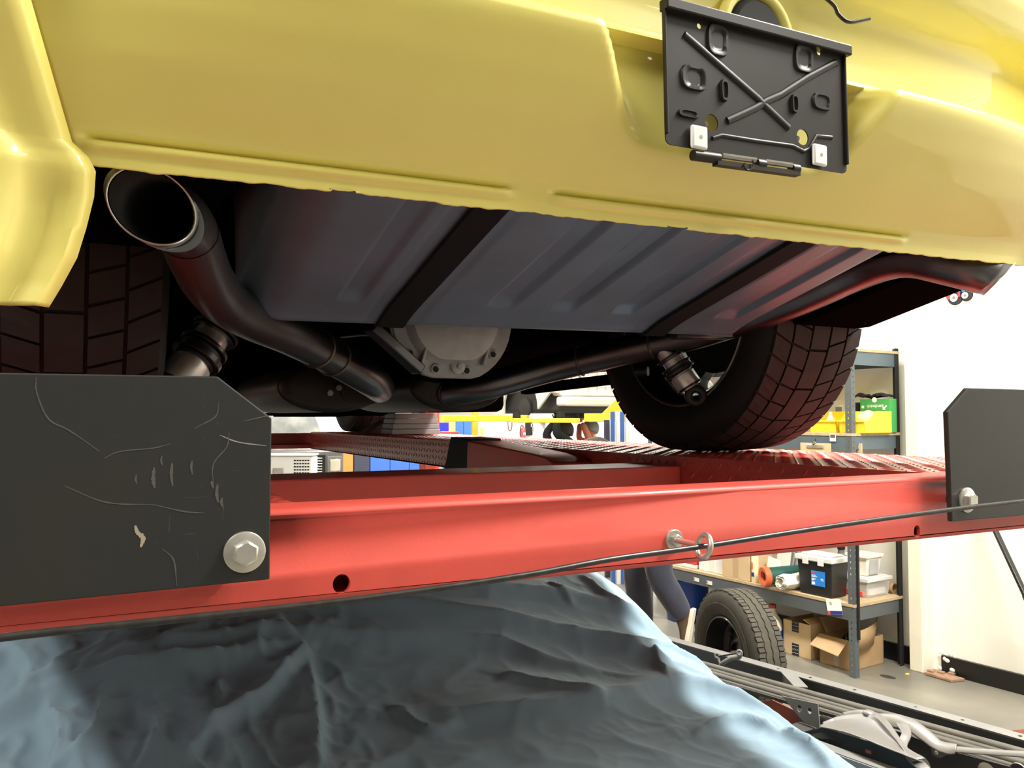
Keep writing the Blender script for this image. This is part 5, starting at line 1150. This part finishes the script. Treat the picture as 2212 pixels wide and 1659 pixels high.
# ================================================================== people
def skin_mesh(name, joints, edges, mt, parent, root, sub=2):
    keys = list(joints); me = bpy.data.meshes.new(name); bm = bmesh.new(); lay = bm.verts.layers.skin.verify(); V = {}
    for k in keys:
        p, r = joints[k]; v = bm.verts.new(p); rr = r if isinstance(r, tuple) else (r, r); v[lay].radius = rr; v[lay].use_root = (k == root); V[k] = v
    for a, b in edges: bm.edges.new((V[a], V[b]))
    bm.to_mesh(me); bm.free(); ob = bpy.data.objects.new(name, me); COL.objects.link(ob)
    k = ob.modifiers.new('skin', 'SKIN'); k.use_smooth_shade = True; k.branch_smoothing = .6
    k2 = ob.modifiers.new('sub', 'SUBSURF'); k2.levels = sub; k2.render_levels = sub
    dg = bpy.context.evaluated_depsgraph_get(); me2 = bpy.data.meshes.new_from_object(ob.evaluated_get(dg)); m = MB()
    m.v = [v.co.copy() for v in me2.vertices]; m.f = [list(p.vertices) for p in me2.polygons]
    bpy.data.objects.remove(ob); bpy.data.meshes.remove(me); bpy.data.meshes.remove(me2)
    return m.build(name, mt, parent, angle=180)
def head(parent, c, fwd, h, hairmt, cap=False, mt='skin'):
    c = Vector(c); fwd = Vector(fwd).normalized(); up = Vector((0, 0, 1)); up = (up-fwd*up.dot(fwd)).normalized(); sd = fwd.cross(up)
    Rm = Matrix((sd, fwd, up)).transposed()
    a = h*.36; b = h*.46; e = h*.5
    m = MB(); R = []
    for j in range(15):
        t = PI*j/14; z = math.cos(t); r = math.sin(t)
        jaw = 1-.18*max(0, -z)**1.5
        R.append([c+Rm @ Vector((a*r*jaw*math.cos(q), b*r*math.sin(q)*(jaw if math.sin(q) < 0 else 1)+.03*h*(max(0, -z))*(1 if math.sin(q) > 0 else 0), e*z)) for q in [2*PI*i/20 for i in range(20)]])
    m.loft(R, cap=False); hd = m.build('head', mt, parent, angle=180)
    m = MB(); m.loft([[c+Rm @ Vector((x, y, z)) for (x, y, z) in ring] for ring in ([(-.02*h, b*.92, .06*h), (.02*h, b*.92, .06*h), (.01*h, b*.95, .08*h)], [(-.065*h, b*.96, -.10*h), (.065*h, b*.96, -.10*h), (0, b*1.22, -.08*h)], [(-.03*h, b*.9, -.13*h), (.03*h, b*.9, -.13*h), (0, b*1.0, -.14*h)])]); m.build('nose', mt, hd)
    for s in (-1, 1):
        m = MB(); m.ball(c+Rm @ Vector((s*a*.98, -.02*h, -.02*h)), (.035*h, .07*h, .12*h), 10, 8, Rm); m.build('ear', mt, hd)
        m = MB(); m.ball(c+Rm @ Vector((s*.15*h, b*.86, .04*h)), (.055*h, .03*h, .03*h), 10, 6, Rm); m.build('eye', 'ink', hd)
    m = MB(); m.ball(c+Rm @ Vector((0, b*.95, -.26*h)), (.11*h, .03*h, .022*h), 10, 6, Rm); m.build('mouth', 'red_plastic', hd)
    m = MB(); R = []
    for j in range(10):
        t = PI*.62*j/9; R.append([c+Rm @ Vector((a*1.07*math.sin(t)*math.cos(q), (b*1.06*math.sin(t)*math.sin(q)-.02*h), e*1.06*math.cos(t)+(.20*h*sm(.3, 1, math.sin(q))*sm(0, 1.4, t)))) for q in [2*PI*i/20 for i in range(20)]])
    m.loft(R, cap=False); m.build('cap' if cap else 'hair', hairmt, hd, angle=180, solid=.01)
    return hd
def hand(parent, c, d, side, s, mt='skin', curl=.5):
    """palm and five fingers; c wrist, d pointing direction, side = thumb side"""
    c = Vector(c); d = Vector(d).normalized(); sd = Vector(side); sd = (sd-d*sd.dot(d)).normalized(); n = d.cross(sd)
    J = {'w': (c, .020*s), 'p': (c+d*.045*s, (.030*s, .016*s)), 'k': (c+d*.085*s, (.034*s, .014*s))}; E = [('w', 'p'), ('p', 'k')]
    for i, L in enumerate((.070, .080, .074, .058)):
        o = c+d*.088*s+sd*((.030-.020*i)*s); a = o+d*(L*.5*s)+n*(curl*.012*s); b = o+d*(L*.9*s)+n*(curl*.04*s)
        J['f%d0' % i] = (o, .0095*s); J['f%d1' % i] = (a, .0085*s); J['f%d2' % i] = (b, .0070*s); E += [('k', 'f%d0' % i), ('f%d0' % i, 'f%d1' % i), ('f%d1' % i, 'f%d2' % i)]
    J['t0'] = (c+d*.03*s+sd*.036*s, .011*s); J['t1'] = (c+d*.06*s+sd*.055*s+n*(curl*.02*s), .0095*s); J['t2'] = (c+d*.085*s+sd*.055*s+n*(curl*.035*s), .0075*s); E += [('p', 't0'), ('t0', 't1'), ('t1', 't2')]
    return skin_mesh('hand', J, E, mt, parent, 'w', 1)

# bending person in navy work trousers near the shelf
D = 5.55
def A(px, py, d=D): return atD(px, py, d)
pr = thing('person', 'person in navy work trousers bending over behind the truck wheel', 'person', Vector((A(1440, 1400).x, A(1440, 1400).y, 0)))
pel = A(1440, 1062)
J = {'pel': (pel, (.16, .13)), 'waist': (A(1428, 1010), (.16, .12)), 'chest': (A(1396, 962), (.185, .13)), 'neck': (A(1338, 968), .065), 'hd': (A(1312, 975), .06),
     'shR': (A(1362, 985, D-.18), .07), 'elR': (A(1350, 1075, D-.25), .048), 'wrR': (A(1330, 1140, D-.25), .034), 'shL': (A(1366, 985, D+.18), .07), 'elL': (A(1345, 1075, D+.25), .048), 'wrL': (A(1325, 1140, D+.22), .034),
     'hipR': (A(1452, 1090, D-.10), .105), 'knR': (A(1415, 1232, D-.12), .068), 'anR': (A(1478, 1335, D-.08), .042), 'hipL': (A(1432, 1090, D+.10), .105), 'knL': (A(1372, 1225, D+.12), .068), 'anL': (A(1392, 1385, D+.14), .042)}
Ed = [('pel', 'waist'), ('waist', 'chest'), ('chest', 'neck'), ('neck', 'hd'), ('chest', 'shR'), ('shR', 'elR'), ('elR', 'wrR'), ('chest', 'shL'), ('shL', 'elL'), ('elL', 'wrL'), ('pel', 'hipR'), ('hipR', 'knR'), ('knR', 'anR'), ('pel', 'hipL'), ('hipL', 'knL'), ('knL', 'anL')]
skin_mesh('body', J, Ed, 'skin', pr, 'pel')
G_ = {k: (J[k][0], tuple(x*1.16+.012 for x in (J[k][1] if isinstance(J[k][1], tuple) else (J[k][1],)*2))) for k in J}
sub = ['pel', 'hipR', 'knR', 'anR', 'hipL', 'knL', 'anL']
mid = {'cR': (G_['knR'][0].lerp(G_['anR'][0], .45)+Vector((0, 0, .01)), .095), 'cL': (G_['knL'][0].lerp(G_['anL'][0], .45), .09)}
Jt = {k: G_[k] for k in sub}; Jt.update(mid); Jt['anR'] = (G_['anR'][0], .078); Jt['anL'] = (G_['anL'][0], .075); Jt['knR'] = (G_['knR'][0], .10); Jt['knL'] = (G_['knL'][0], .10)
skin_mesh('trousers', Jt, [('pel', 'hipR'), ('hipR', 'knR'), ('knR', 'cR'), ('cR', 'anR'), ('pel', 'hipL'), ('hipL', 'knL'), ('knL', 'cL'), ('cL', 'anL')], 'navy_cloth', pr, 'pel')
sub = ['pel', 'waist', 'chest', 'shR', 'elR', 'shL', 'elL']
Js = {k: G_[k] for k in sub}; Js['chest'] = (A(1376, 976), (.225, .20)); Js['pel'] = (pel+Vector((0, 0, .03)), (.185, .16))
skin_mesh('shirt', Js, [('pel', 'waist'), ('waist', 'chest'), ('chest', 'shR'), ('shR', 'elR'), ('chest', 'shL'), ('shL', 'elL')], 'grey_cloth', pr, 'pel')
head(pr, A(1290, 985), A(1200, 1010)-A(1290, 985), .235, 'hair')
hand(pr, J['wrR'][0], J['wrR'][0]-J['elR'][0], FWD, 1.0); hand(pr, J['wrL'][0], J['wrL'][0]-J['elL'][0], -FWD, 1.0)
def shoe(ankle, toe, nrm, soleoff):
    ankle, toe = Vector(ankle), Vector(toe); d = (toe-ankle).normalized(); n_ = Vector(nrm); n_ = (n_-d*n_.dot(d)).normalized(); s_ = d.cross(n_); L = .27; heel = ankle-d*.075+n_*.03
    out = [(0, .030), (.03, .037), (.09, .034), (.15, .042), (.21, .046), (.25, .036), (.275, .012)]
    ring = [heel+d*a+s_*b for (a, b) in out]+[heel+d*a-s_*b for (a, b) in reversed(out)]
    m = MB(); m.loft([ring, [p+n_*.026 for p in ring]]); sl = m.build('shoe_sole', 'sole_white', pr, bevel=.004)
    R = []
    for a, w_, hh_ in ((.01, .030, .075), (.06, .034, .09), (.11, .034, .085), (.16, .040, .055), (.21, .043, .040), (.255, .030, .028)):
        R.append([heel+d*a+s_*(w_*math.cos(t))-n_*(hh_*math.sin(t)) for t in [PI*k/10 for k in range(11)]])
    m = MB(); m.loft(R, cap=True); m.build('shoe_upper', 'shoe_brown', pr)
shoe(A(1480, 1335, D-.10), A(1472, 1382, D-.10), RGT-FWD*.55, 0)
shoe(J['anL'][0]+Vector((0, 0, -.01)), J['anL'][0]+(-RGT)*.2, (0, 0, -1), 0)

# dark-clothed mechanic reaching up under the far van
D2 = 11.0
def M_(px, py, d=D2): return atD(px, py, d)
mc = thing('person', 'mechanic in black reaching up to the underside of the white van', 'person', Vector((M_(1215, 1100).x, M_(1215, 1100).y, 0)))
hd = M_(1221, 930); dn = Vector((0, 0, -1))
sh0 = hd+dn*.24+RGT*.0
J = {'chest': (sh0+dn*.10, (.17, .11)), 'neck': (sh0+Vector((0, 0, .06)), .055), 'hd': (hd+dn*.08, .06), 'waist': (sh0+dn*.38, (.14, .10)), 'pel': (sh0+dn*.52, (.16, .11)),
     'shR': (sh0-RGT*.17+dn*.02, .065), 'elR': (M_(1178, 938), .046), 'wrR': (M_(1197, 913), .032), 'shL': (sh0+RGT*.15, .065), 'elL': (M_(1201, 935, D2-.3), .046), 'wrL': (M_(1203, 908, D2-.2), .032),
     'hipR': (sh0-RGT*.1+dn*.6, .09), 'knR': (sh0-RGT*.12+dn*.98, .06), 'hipL': (sh0+RGT*.1+dn*.6, .09), 'knL': (sh0+RGT*.12+dn*.98, .06)}
J['anR'] = (Vector((J['knR'][0].x, J['knR'][0].y, .07)), .04); J['anL'] = (Vector((J['knL'][0].x, J['knL'][0].y, .07)), .04)
skin_mesh('body', J, Ed, 'skin', mc, 'pel', 1)
G_ = {k: (J[k][0], tuple(x*1.15+.01 for x in (J[k][1] if isinstance(J[k][1], tuple) else (J[k][1],)*2))) for k in J}
skin_mesh('shirt', {k: G_[k] for k in ('pel', 'waist', 'chest', 'shR', 'elR', 'wrR', 'shL', 'elL', 'wrL')}, [('pel', 'waist'), ('waist', 'chest'), ('chest', 'shR'), ('shR', 'elR'), ('elR', 'wrR'), ('chest', 'shL'), ('shL', 'elL'), ('elL', 'wrL')], 'black_cloth', mc, 'pel', 1)
skin_mesh('trousers', {k: G_[k] for k in ('pel', 'hipR', 'knR', 'anR', 'hipL', 'knL', 'anL')}, [('pel', 'hipR'), ('hipR', 'knR'), ('knR', 'anR'), ('pel', 'hipL'), ('hipL', 'knL'), ('knL', 'anL')], 'black_cloth', mc, 'pel', 1)
head(mc, hd, -RGT*.8+FWD*.6+Vector((0, 0, .25)), .235, 'hair')
hand(mc, J['wrR'][0], Vector((0, 0, 1))+RGT*.3, RGT, 1.0, 'black_cloth'); hand(mc, J['wrL'][0], Vector((0, 0, 1)), -RGT, 1.0, 'black_cloth')
for s in (-1, 1):
    c = Vector((J['knR' if s < 0 else 'knL'][0].x, J['knR' if s < 0 else 'knL'][0].y, 0)); m = MB(); m.loft([[c+Vector((x*w_, y, z)) for (x, y) in ((-1, -.09), (1, -.09), (1.1, .12), (.5, .2), (-.5, .2), (-1.1, .12))] for (z, w_) in ((.0, .048), (.05, .045), (.09, .03))]); m.build('boot', 'black_matte', mc, bevel=.01)

# second person beside the van, tanned arm raised
D3 = 11.6
sp_ = thing('person', 'person in pale shirt with bare raised arms beside the white van', 'person', Vector((M_(1272, 1100, D3).x, M_(1272, 1100, D3).y, 0)))
hd = M_(1276, 925, D3); sh0 = hd+dn*.25
J = {'chest': (sh0+dn*.10, (.17, .11)), 'neck': (sh0+Vector((0, 0, .06)), .055), 'hd': (hd+dn*.08, .06), 'waist': (sh0+dn*.38, (.14, .10)), 'pel': (sh0+dn*.52, (.16, .11)),
     'shR': (sh0-RGT*.10+dn*.02-FWD*.12, .065), 'elR': (M_(1273, 948, D3-.3), .058), 'wrR': (M_(1257, 912, D3-.3), .045), 'shL': (sh0+RGT*.12+FWD*.1, .065), 'elL': (M_(1250, 950, D3+.1), .05), 'wrL': (M_(1252, 914, D3+.1), .034),
     'hipR': (sh0-RGT*.1+dn*.6, .09), 'knR': (sh0-RGT*.12+dn*.98, .06), 'hipL': (sh0+RGT*.1+dn*.6, .09), 'knL': (sh0+RGT*.12+dn*.98, .06)}
J['anR'] = (Vector((J['knR'][0].x, J['knR'][0].y, .07)), .04); J['anL'] = (Vector((J['knL'][0].x, J['knL'][0].y, .07)), .04)
mat('skin_tan', (.55, .17, .09), .55)
skin_mesh('body', J, Ed, 'skin_tan', sp_, 'pel', 1)
G_ = {k: (J[k][0], tuple(x*1.15+.01 for x in (J[k][1] if isinstance(J[k][1], tuple) else (J[k][1],)*2))) for k in J}
skin_mesh('shirt', {k: G_[k] for k in ('pel', 'waist', 'chest', 'shR', 'shL')}, [('pel', 'waist'), ('waist', 'chest'), ('chest', 'shR'), ('chest', 'shL')], 'pale_cloth', sp_, 'pel', 1)
skin_mesh('trousers', {k: G_[k] for k in ('pel', 'hipR', 'knR', 'anR', 'hipL', 'knL', 'anL')}, [('pel', 'hipR'), ('hipR', 'knR'), ('knR', 'anR'), ('pel', 'hipL'), ('hipL', 'knL'), ('knL', 'anL')], 'navy_cloth', sp_, 'pel', 1)
head(sp_, hd, -RGT*.9-FWD*.2+Vector((0, 0, .35)), .23, 'grey_plastic', True, 'skin_tan')
hand(sp_, J['wrR'][0], Vector((0, 0, 1))-RGT*.3, RGT, 1.0, 'skin_tan'); hand(sp_, J['wrL'][0], Vector((0, 0, 1)), -RGT, 1.0, 'skin_tan')
for s in (-1, 1):
    c = Vector((J['knR' if s < 0 else 'knL'][0].x, J['knR' if s < 0 else 'knL'][0].y, 0)); m = MB(); m.loft([[c+Vector((x*w_, y, z)) for (x, y) in ((-1, -.09), (1, -.09), (1.1, .12), (.5, .2), (-.5, .2), (-1.1, .12))] for (z, w_) in ((.0, .048), (.05, .045), (.09, .03))]); m.build('boot', 'black_matte', sp_, bevel=.01)

# ================================================================== white van on the yellow lift
vx0, vx1, vy0 = 6.05, 7.75, 8.45
van = bthing('van', 'white van raised on the yellow two post lift in the far bay', 'van', (vx0+vx1)/2, vy0+2, H-.0)
def vb(name, a, b, mt, bev=.02): m = MB(BM); m.box2(a, b); return m.build(name, mt, van, bevel=bev)
vb('bumper', (vx0+.05, vy0-.12, H+.135), (vx1-.05, vy0+.10, H+.255), 'van_white', .03)
vb('front_panel', (vx0+.08, vy0, H+.26), (vx1-.08, vy0+.25, H+.85), 'van_white', .05)
for x in (vx0+.27, vx1-.27):
    m = MB(BM); m.lathe([(0, .03), (.07, .025), (.095, .0), (.105, -.005), (.105, .03), (.095, .035)], (x, vy0-.01, H+.45), (0, -1, 0), 32); m.build('headlight', 'glass_lens', van)
for k in range(5): m = MB(BM); m.box2((vx0+.42, vy0-.025, H+.33+.06*k), (vx1-.42, vy0-.005, H+.345+.06*k)); m.build('grille_bar', 'chrome', van, smooth=False)
for k in range(6): x = vx0+.5+.14*k; m = MB(BM); m.box2((x, vy0-.02, H+.32), (x+.012, vy0-.002, H+.60)); m.build('grille_post', 'chrome', van, smooth=False)
vb('splash_corner', (vx0, vy0+.05, H+.30), (vx0+.12, vy0+.32, H+.85), 'van_white', .03)
# left side with the wheel arch, then the sill behind it
arch_ = [(vx0, vy0+.85+.42*math.cos(PI*k/12), H+.10+.42*math.sin(PI*k/12)) for k in range(13)]
m = MB(BM); m.prism([(vx0, vy0+4.2, H+.02), (vx0, vy0+4.2, H+1.6), (vx0, vy0+.3, H+1.2), (vx0, vy0+.1, H+.9), (vx0, vy0+.1, H+.35), (vx0, vy0+.43, H+.10)][::1]+arch_[::-1][1:-1]+[(vx0, vy0+1.27, H+.02)], (.03, 0, 0)); m.build('side_panel', 'van_white', van, smooth=False)
vb('body', (vx0+.04, vy0+.26, H+.45), (vx1-.02, vy0+4.2, H+1.7), 'van_white', .06)
vb('underbody', (vx0+.12, vy0+.1, H+.05), (vx1-.12, vy0+4.1, H+.44), 'panel_dark', .05)
vb('oil_pan', (vx0+.6, vy0+.2, H-.02), (vx1-.5, vy0+.9, H+.1), 'panel_dark', .04)
m = MB(BM); m.bar((vx0+.10, vy0+.95, H+.10), (vx0+.75, vy0+.45, H+.16), .10, .07); m.build('control_arm', 'panel_dark', van, bevel=.01)
m = MB(BM); m.cyl((vx0+.22, vy0+.8, H+.05), (vx0+.25, vy0+.8, H+.42), .05, n=16); m.build('strut', 'dark_steel', van)
m = MB(BM); m.lathe([(0, 0), (.13, 0), (.13, .03), (.06, .05), (0, .05)], (vx0+.10, vy0+.85, H+.12), (-1, 0, 0), 28); m.build('wheel_hub', 'panel_dark', van)
for k in range(5): m = MB(BM); m.cyl((vx0+.55+.13*k, vy0+.3, H-.03-.015*(k % 2)), (vx0+.55+.13*k, vy0+.3, H+.06), .02, n=10); m.build('under_bolt', 'panel_dark', van)
yl = bthing('two_post_lift', 'yellow two post lift holding up the white van', 'car lift', 6.7, 9.0, 0)
a = bD(1018, 903, 10.9); b = bD(1105, 903, 10.4); c = bD(1330, 902, 10.0)
m = MB(BM); m.bar((a.x-.3, a.y+.15, H-.02), (b.x+.25, b.y, H-.02), .12, .085); m.build('swing_arm', 'lift_yellow', yl, smooth=False, bevel=.008)
m = MB(BM); m.bar((b.x, b.y-.02, H-.045), (c.x-.45, c.y+.15, H-.045), .10, .055); m.build('swing_arm', 'lift_yellow', yl, smooth=False, bevel=.008)
m = MB(BM); m.bar((c.x-.38, c.y+.08, H-.01), (c.x+.5, c.y-.12, H-.01), .16, .10); m.build('arm_tube', 'lift_yellow', yl, smooth=False, bevel=.008)
m = MB(BM); m.prism([(c.x-.22, c.y-.02, H+.04), (c.x+.35, c.y-.1, H+.04), (c.x+.35, c.y-.1, H+.26), (c.x-.02, c.y-.06, H+.22)], (.03, .05, 0)); m.build('gusset', 'lift_yellow', yl, smooth=False)
for (px, d) in ((1116, 10.4), (1211, 10.2)):
    p = bD(px, 897, d); m = MB(BM); m.cyl((p.x, p.y, H-.02), (p.x, p.y, H+.07), .05, n=20); m.build('lift_pad', 'black_matte', yl)
for p in (bD(1030, 920, 11.3), bD(1450, 920, 9.7)): m = MB(BM); m.box2((p.x-.05, p.y, 0), (p.x+.03, p.y+.06, 3.4)); m.build('column', 'lift_yellow', yl, smooth=False, bevel=.01)

# ================================================================== far end of the shop
def far(px0, px1, y=15.9):
    a = bY(px0, 930, y); b = bY(px1, 930, y); return a.x, b.x
def cabinet(px0, px1, label, mt, y=15.9, h=2.1, doors=2):
    x0, x1 = far(px0, px1, y); t = bthing('cabinet', label, 'cabinet', (x0+x1)/2, y+.25, 0)
    m = MB(BM); m.box2((x0, y+.02, 0), (x1, y+.5, h)); m.build('carcass', mt, t, smooth=False, bevel=.01)
    for k in range(doors):
        a = lerp(x0, x1, k/doors)+.008; b = lerp(x0, x1, (k+1)/doors)-.008; m = MB(BM); m.box2((a, y, .08), (b, y+.02, h-.04)); d_ = m.build('door', mt, t, smooth=False, bevel=.004)
        xh = b-.05 if k % 2 == 0 else a+.05; m = MB(BM); m.box2((xh-.01, y-.025, 1.0), (xh+.01, y, 1.14)); m.build('handle', 'dark_steel', d_, smooth=False)
    return t
cabinet(981, 1022, 'tall blue steel cabinet against the far wall right of the sign', 'cabinet_blue')
cabinet(800, 925, 'wide blue steel cabinet at the far wall, low behind the runway', 'cabinet_blue', 15.9, 1.25, 3)
cabinet(765, 799, 'dark plum cabinet beside the orange panel at the far wall', 'navy_cloth', 15.9, 1.25, 1)
cabinet(741, 764, 'orange cabinet next to the silver van headlight', 'cabinet_orange', 15.9, 1.25, 1)
sx0, sx1 = far(946, 980, 15.8); t = bthing('wall_sign', 'square yellow, peach and blue block sign between red post and blue cabinet', 'sign', (sx0+sx1)/2, 15.8, H-.75)
m = MB(BM); m.box2((sx0, 15.74, 0.9), (sx1, 15.78, H+.30)); m.build('sign_board', 'sign_yellow', t, smooth=False)
xm_ = lerp(sx0, sx1, .58); m = MB(BM); m.box2((sx0, 15.725, H-.62), (xm_, 15.74, H-.12)); m.build('blue_square', 'sign_blue', t, smooth=False)
m = MB(BM); m.prism([(xm_, 15.725, H-.62), (sx1, 15.725, H-.62), (sx1, 15.725, H+.10), (xm_-.02, 15.725, H-.12)], (0, .015, 0)); m.build('peach_field', 'sign_peach', t, smooth=False)
def wallpt(px, py, y=16.4): return bY(px, py, y)
p = wallpt(1129, 934); t = bthing('fire_extinguisher', 'red fire extinguisher hanging on the far white wall', 'extinguisher', p.x, 16.400, p.z-.3)
m = MB(BM); m.lathe([(0, -.22), (.055, -.22), (.06, -.2), (.06, .03), (.045, .06), (.02, .08), (.02, .11), (0, .11)], (p.x, 16.380, p.z+.05), (0, 0, 1), 22); m.build('bottle', 'label_red', t)
m = MB(BM); m.tube(crv([(p.x, 16.380, p.z+.16), (p.x-.07, 16.370, p.z+.14), (p.x-.09, 16.370, p.z), (p.x-.08, 16.370, p.z-.1)]), .012, 8); m.build('hose', 'black_matte', t)
m = MB(BM); m.box((p.x, 16.318, p.z-.03), (.06, .004, .05)); m.build('label', 'white_plastic', t, smooth=False)
p = wallpt(1131, 912); m = MB(BM); m.box((p.x, 16.490, p.z), (.11, .012, .14)); t = m.build('extinguisher_sign', 'white_plastic', None, smooth=False); tag(t, 'small white sign with blue dot above the fire extinguisher', 'sign')
m = MB(BM); m.lathe([(0, 0), (.035, 0), (.035, .004), (0, .004)], (p.x, 16.482, p.z+.02), (0, -1, 0), 18); m.build('blue_dot', 'label_blue', t)
p = wallpt(1145, 925); t = bthing('garment_bag', 'black flat bag hanging on the far white wall', 'bag', p.x, 16.450, p.z-.2)
m = MB(BM); m.box((p.x, 16.450, p.z-.02), (.19, .06, .30)); m.build('bag_body', 'black_cloth', t, bevel=.015)
m = MB(BM); m.box((p.x+.05, 16.417, p.z+.07), (.03, .004, .08)); m.build('bag_label', 'paper_grey', t, smooth=False)
m = MB(BM); m.tube(crv([(p.x+.095, 16.440, p.z+.1), (p.x+.125, 16.440, p.z), (p.x+.12, 16.440, p.z-.12)]), .006, 6); m.build('strap', 'black_cloth', t)
p = wallpt(1104, 922); m = MB(BM); m.tube(crv([(p.x-.055, 16.450, p.z+.22), (p.x-.05, 16.450, p.z+.02), (p.x-.02, 16.450, p.z-.08), (p.x+.03, 16.450, p.z-.08), (p.x+.055, 16.450, p.z+.02), (p.x+.05, 16.450, p.z+.22)]), .014, 8); tag(m.build('air_hose', 'hose_brown', None), 'brown hose loop hanging on the far wall left of the extinguisher', 'hose')
p = wallpt(1174, 905); t = bthing('wall_bracket', 'grey box on a triangular bracket high on the far wall', 'bracket', p.x, 16.400, p.z)
m = MB(BM); m.box((p.x, 16.370, p.z), (.20, .22, .10)); m.build('box', 'paper_grey', t, smooth=False)
m = MB(BM); m.prism([(p.x-.06, 16.430, p.z-.05), (p.x+.08, 16.430, p.z-.05), (p.x+.08, 16.430, p.z-.28)], (0, .03, 0)); m.build('brace', 'paper_grey', t, smooth=False)
p = wallpt(1041, 935); t = bthing('wall_poster', 'orange and white poster on the far wall right of the blue cabinet', 'poster', p.x, 16.450, p.z-.2)
m = MB(BM); m.box((p.x, 16.480, p.z), (.20, .012, .30)); m.build('sheet', 'white_plastic', t, smooth=False)
m = MB(BM); m.box((p.x+.04, 16.472, p.z+.0), (.09, .004, .24)); m.build('orange_print', 'sign_peach', t, smooth=False)
p = wallpt(1287.5, 925); m = MB(BM); m.box((p.x, 16.470, p.z+.05), (.06, .04, .9)); tag(m.build('wall_batten', 'wood', None, smooth=False), 'narrow brown wooden batten upright on the far wall', 'batten')
# tall dark cabinet and blue-grey stacked things in the gap beside the tyre
a = bD(1302, 930, 8.6); b = bD(1315, 930, 8.6); t = bthing('tall_locker', 'tall dark navy locker in the gap left of the rear tyre', 'cabinet', (a.x+b.x)/2, a.y, 0)
m = MB(BM); m.box2((a.x, b.y-.02, 0), (b.x, b.y+.02, 1.62)); m.build('locker_body', 'navy_cloth', t, smooth=False, bevel=.008)
m = MB(BM); m.box2((b.x, b.y-.02, 0), (b.x+.02, b.y+.02, 1.62)); m.build('locker_edge', 'paper', t, smooth=False)
a = bD(1318, 915, 8.2); t = bthing('panel_rack', 'rack of blue and pale grey upright panels beside the navy locker', 'rack', a.x+.08, a.y, 0)
for k, mt in enumerate(('cabinet_blue', 'paper', 'cabinet_blue', 'paper')): m = MB(BM); m.box2((a.x+.02+.045*k, a.y-.02*k, 0), (a.x+.06+.045*k, a.y+.02-.02*k, 1.70)); m.build('panel', mt, t, smooth=False)
# silver van far left
fy = 12.6; fx1 = bY(743, 1000, fy).x; fx0 = fx1-1.75
t = bthing('parked_van', 'boxy silver van with horizontal grille and square headlights, far left', 'van', (fx0+fx1)/2, fy+1.5, 0); van2 = t
def fb(name, a, b, mt, bev=.02): m = MB(BM); m.box2(a, b); return m.build(name, mt, van2, bevel=bev)
fb('nose', (fx0, fy+.02, .45), (fx1, fy+.9, 1.12), 'silver_paint', .03); fb('lower_body', (fx0, fy+.9, .35), (fx1, fy+3.7, 1.25), 'silver_paint', .03)
fb('bumper', (fx0-.02, fy-.1, .42), (fx1+.02, fy+.1, .58), 'chrome', .03)
m = MB(BM); m.prism([(fx0+.06, fy+.6, 1.12), (fx1-.06, fy+.6, 1.12), (fx1-.16, fy+1.15, 1.85), (fx0+.16, fy+1.15, 1.85)], (0, .02, .01)); m.build('windshield', 'van_glass', van2, smooth=False)
fb('cabin', (fx0+.08, fy+1.1, 1.2), (fx1-.08, fy+3.7, 1.9), 'silver_paint', .05)
for k in range(7): fb('grille_slat', (fx0+.42, fy-.01, .74+.042*k), (fx1-.42+.06, fy+.03, .758+.042*k), 'chrome', .003)
fb('grille_back', (fx0+.30, fy+.012, .70), (fx1-.30, fy+.022, 1.05), 'black_matte', .002)
for x in (fx0+.15, fx1-.15):
    fb('headlight_bezel', (x-.125, fy-.005, .74), (x+.11, fy+.018, 1.03), 'grey_plastic', .01); fb('headlight', (x-.09, fy-.03, .79), (x+.085, fy+.0, .98), 'glass_lens', .03)
for s in (fx0+.15, fx1-.15):
    for y in (fy+.75, fy+3.4): m = MB(BM); m.lathe([(.2, -.1), (.33, -.1), (.35, -.06), (.35, .06), (.33, .1), (.2, .1)], (s, y, .352), (1, 0, 0), 32, close=True); m.build('tire', 'tire_rubber', van2)
# white vented cooler in front of it
a = bD(560, 1000, 8.0); b = bD(676, 1000, 8.0); ctr = Vector(((a.x+b.x)/2, (a.y+b.y)/2, 0)); ang = math.atan2(b.y-a.y, b.x-a.x)
CM = BM @ Matrix.Translation(ctr) @ Matrix.Rotation(ang, 4, 'Z'); w_ = (b-a).length*.5
t = thing('vented_unit', 'white plastic unit with rows of vent slots seen under the runway', 'appliance', CM @ Vector((0, .3, 0)), BROT+ang)
m = MB(CM); m.box2((-w_-.25, .0, .02), (w_, .2, 1.27)); m.build('cabinet', 'white_plastic', t, bevel=.015)
m = MB(CM); m.box2((-w_-.27, -.02, 1.27), (w_+.01, .21, 1.29)); m.build('top', 'paper', t, bevel=.012)
for r in range(8):
    for c_ in range(6): m = MB(CM); m.box2((w_-.035-.026*c_-.018, -.004, 1.235-.03*r-.012), (w_-.035-.026*c_, .002, 1.235-.03*r)); m.build('vent_slot', 'black_matte', t, smooth=False)
m = MB(CM); m.box2((-.12, -.02, 1.08), (-.02, .0, 1.16)); m.build('handle', 'paper_grey', t, bevel=.006)
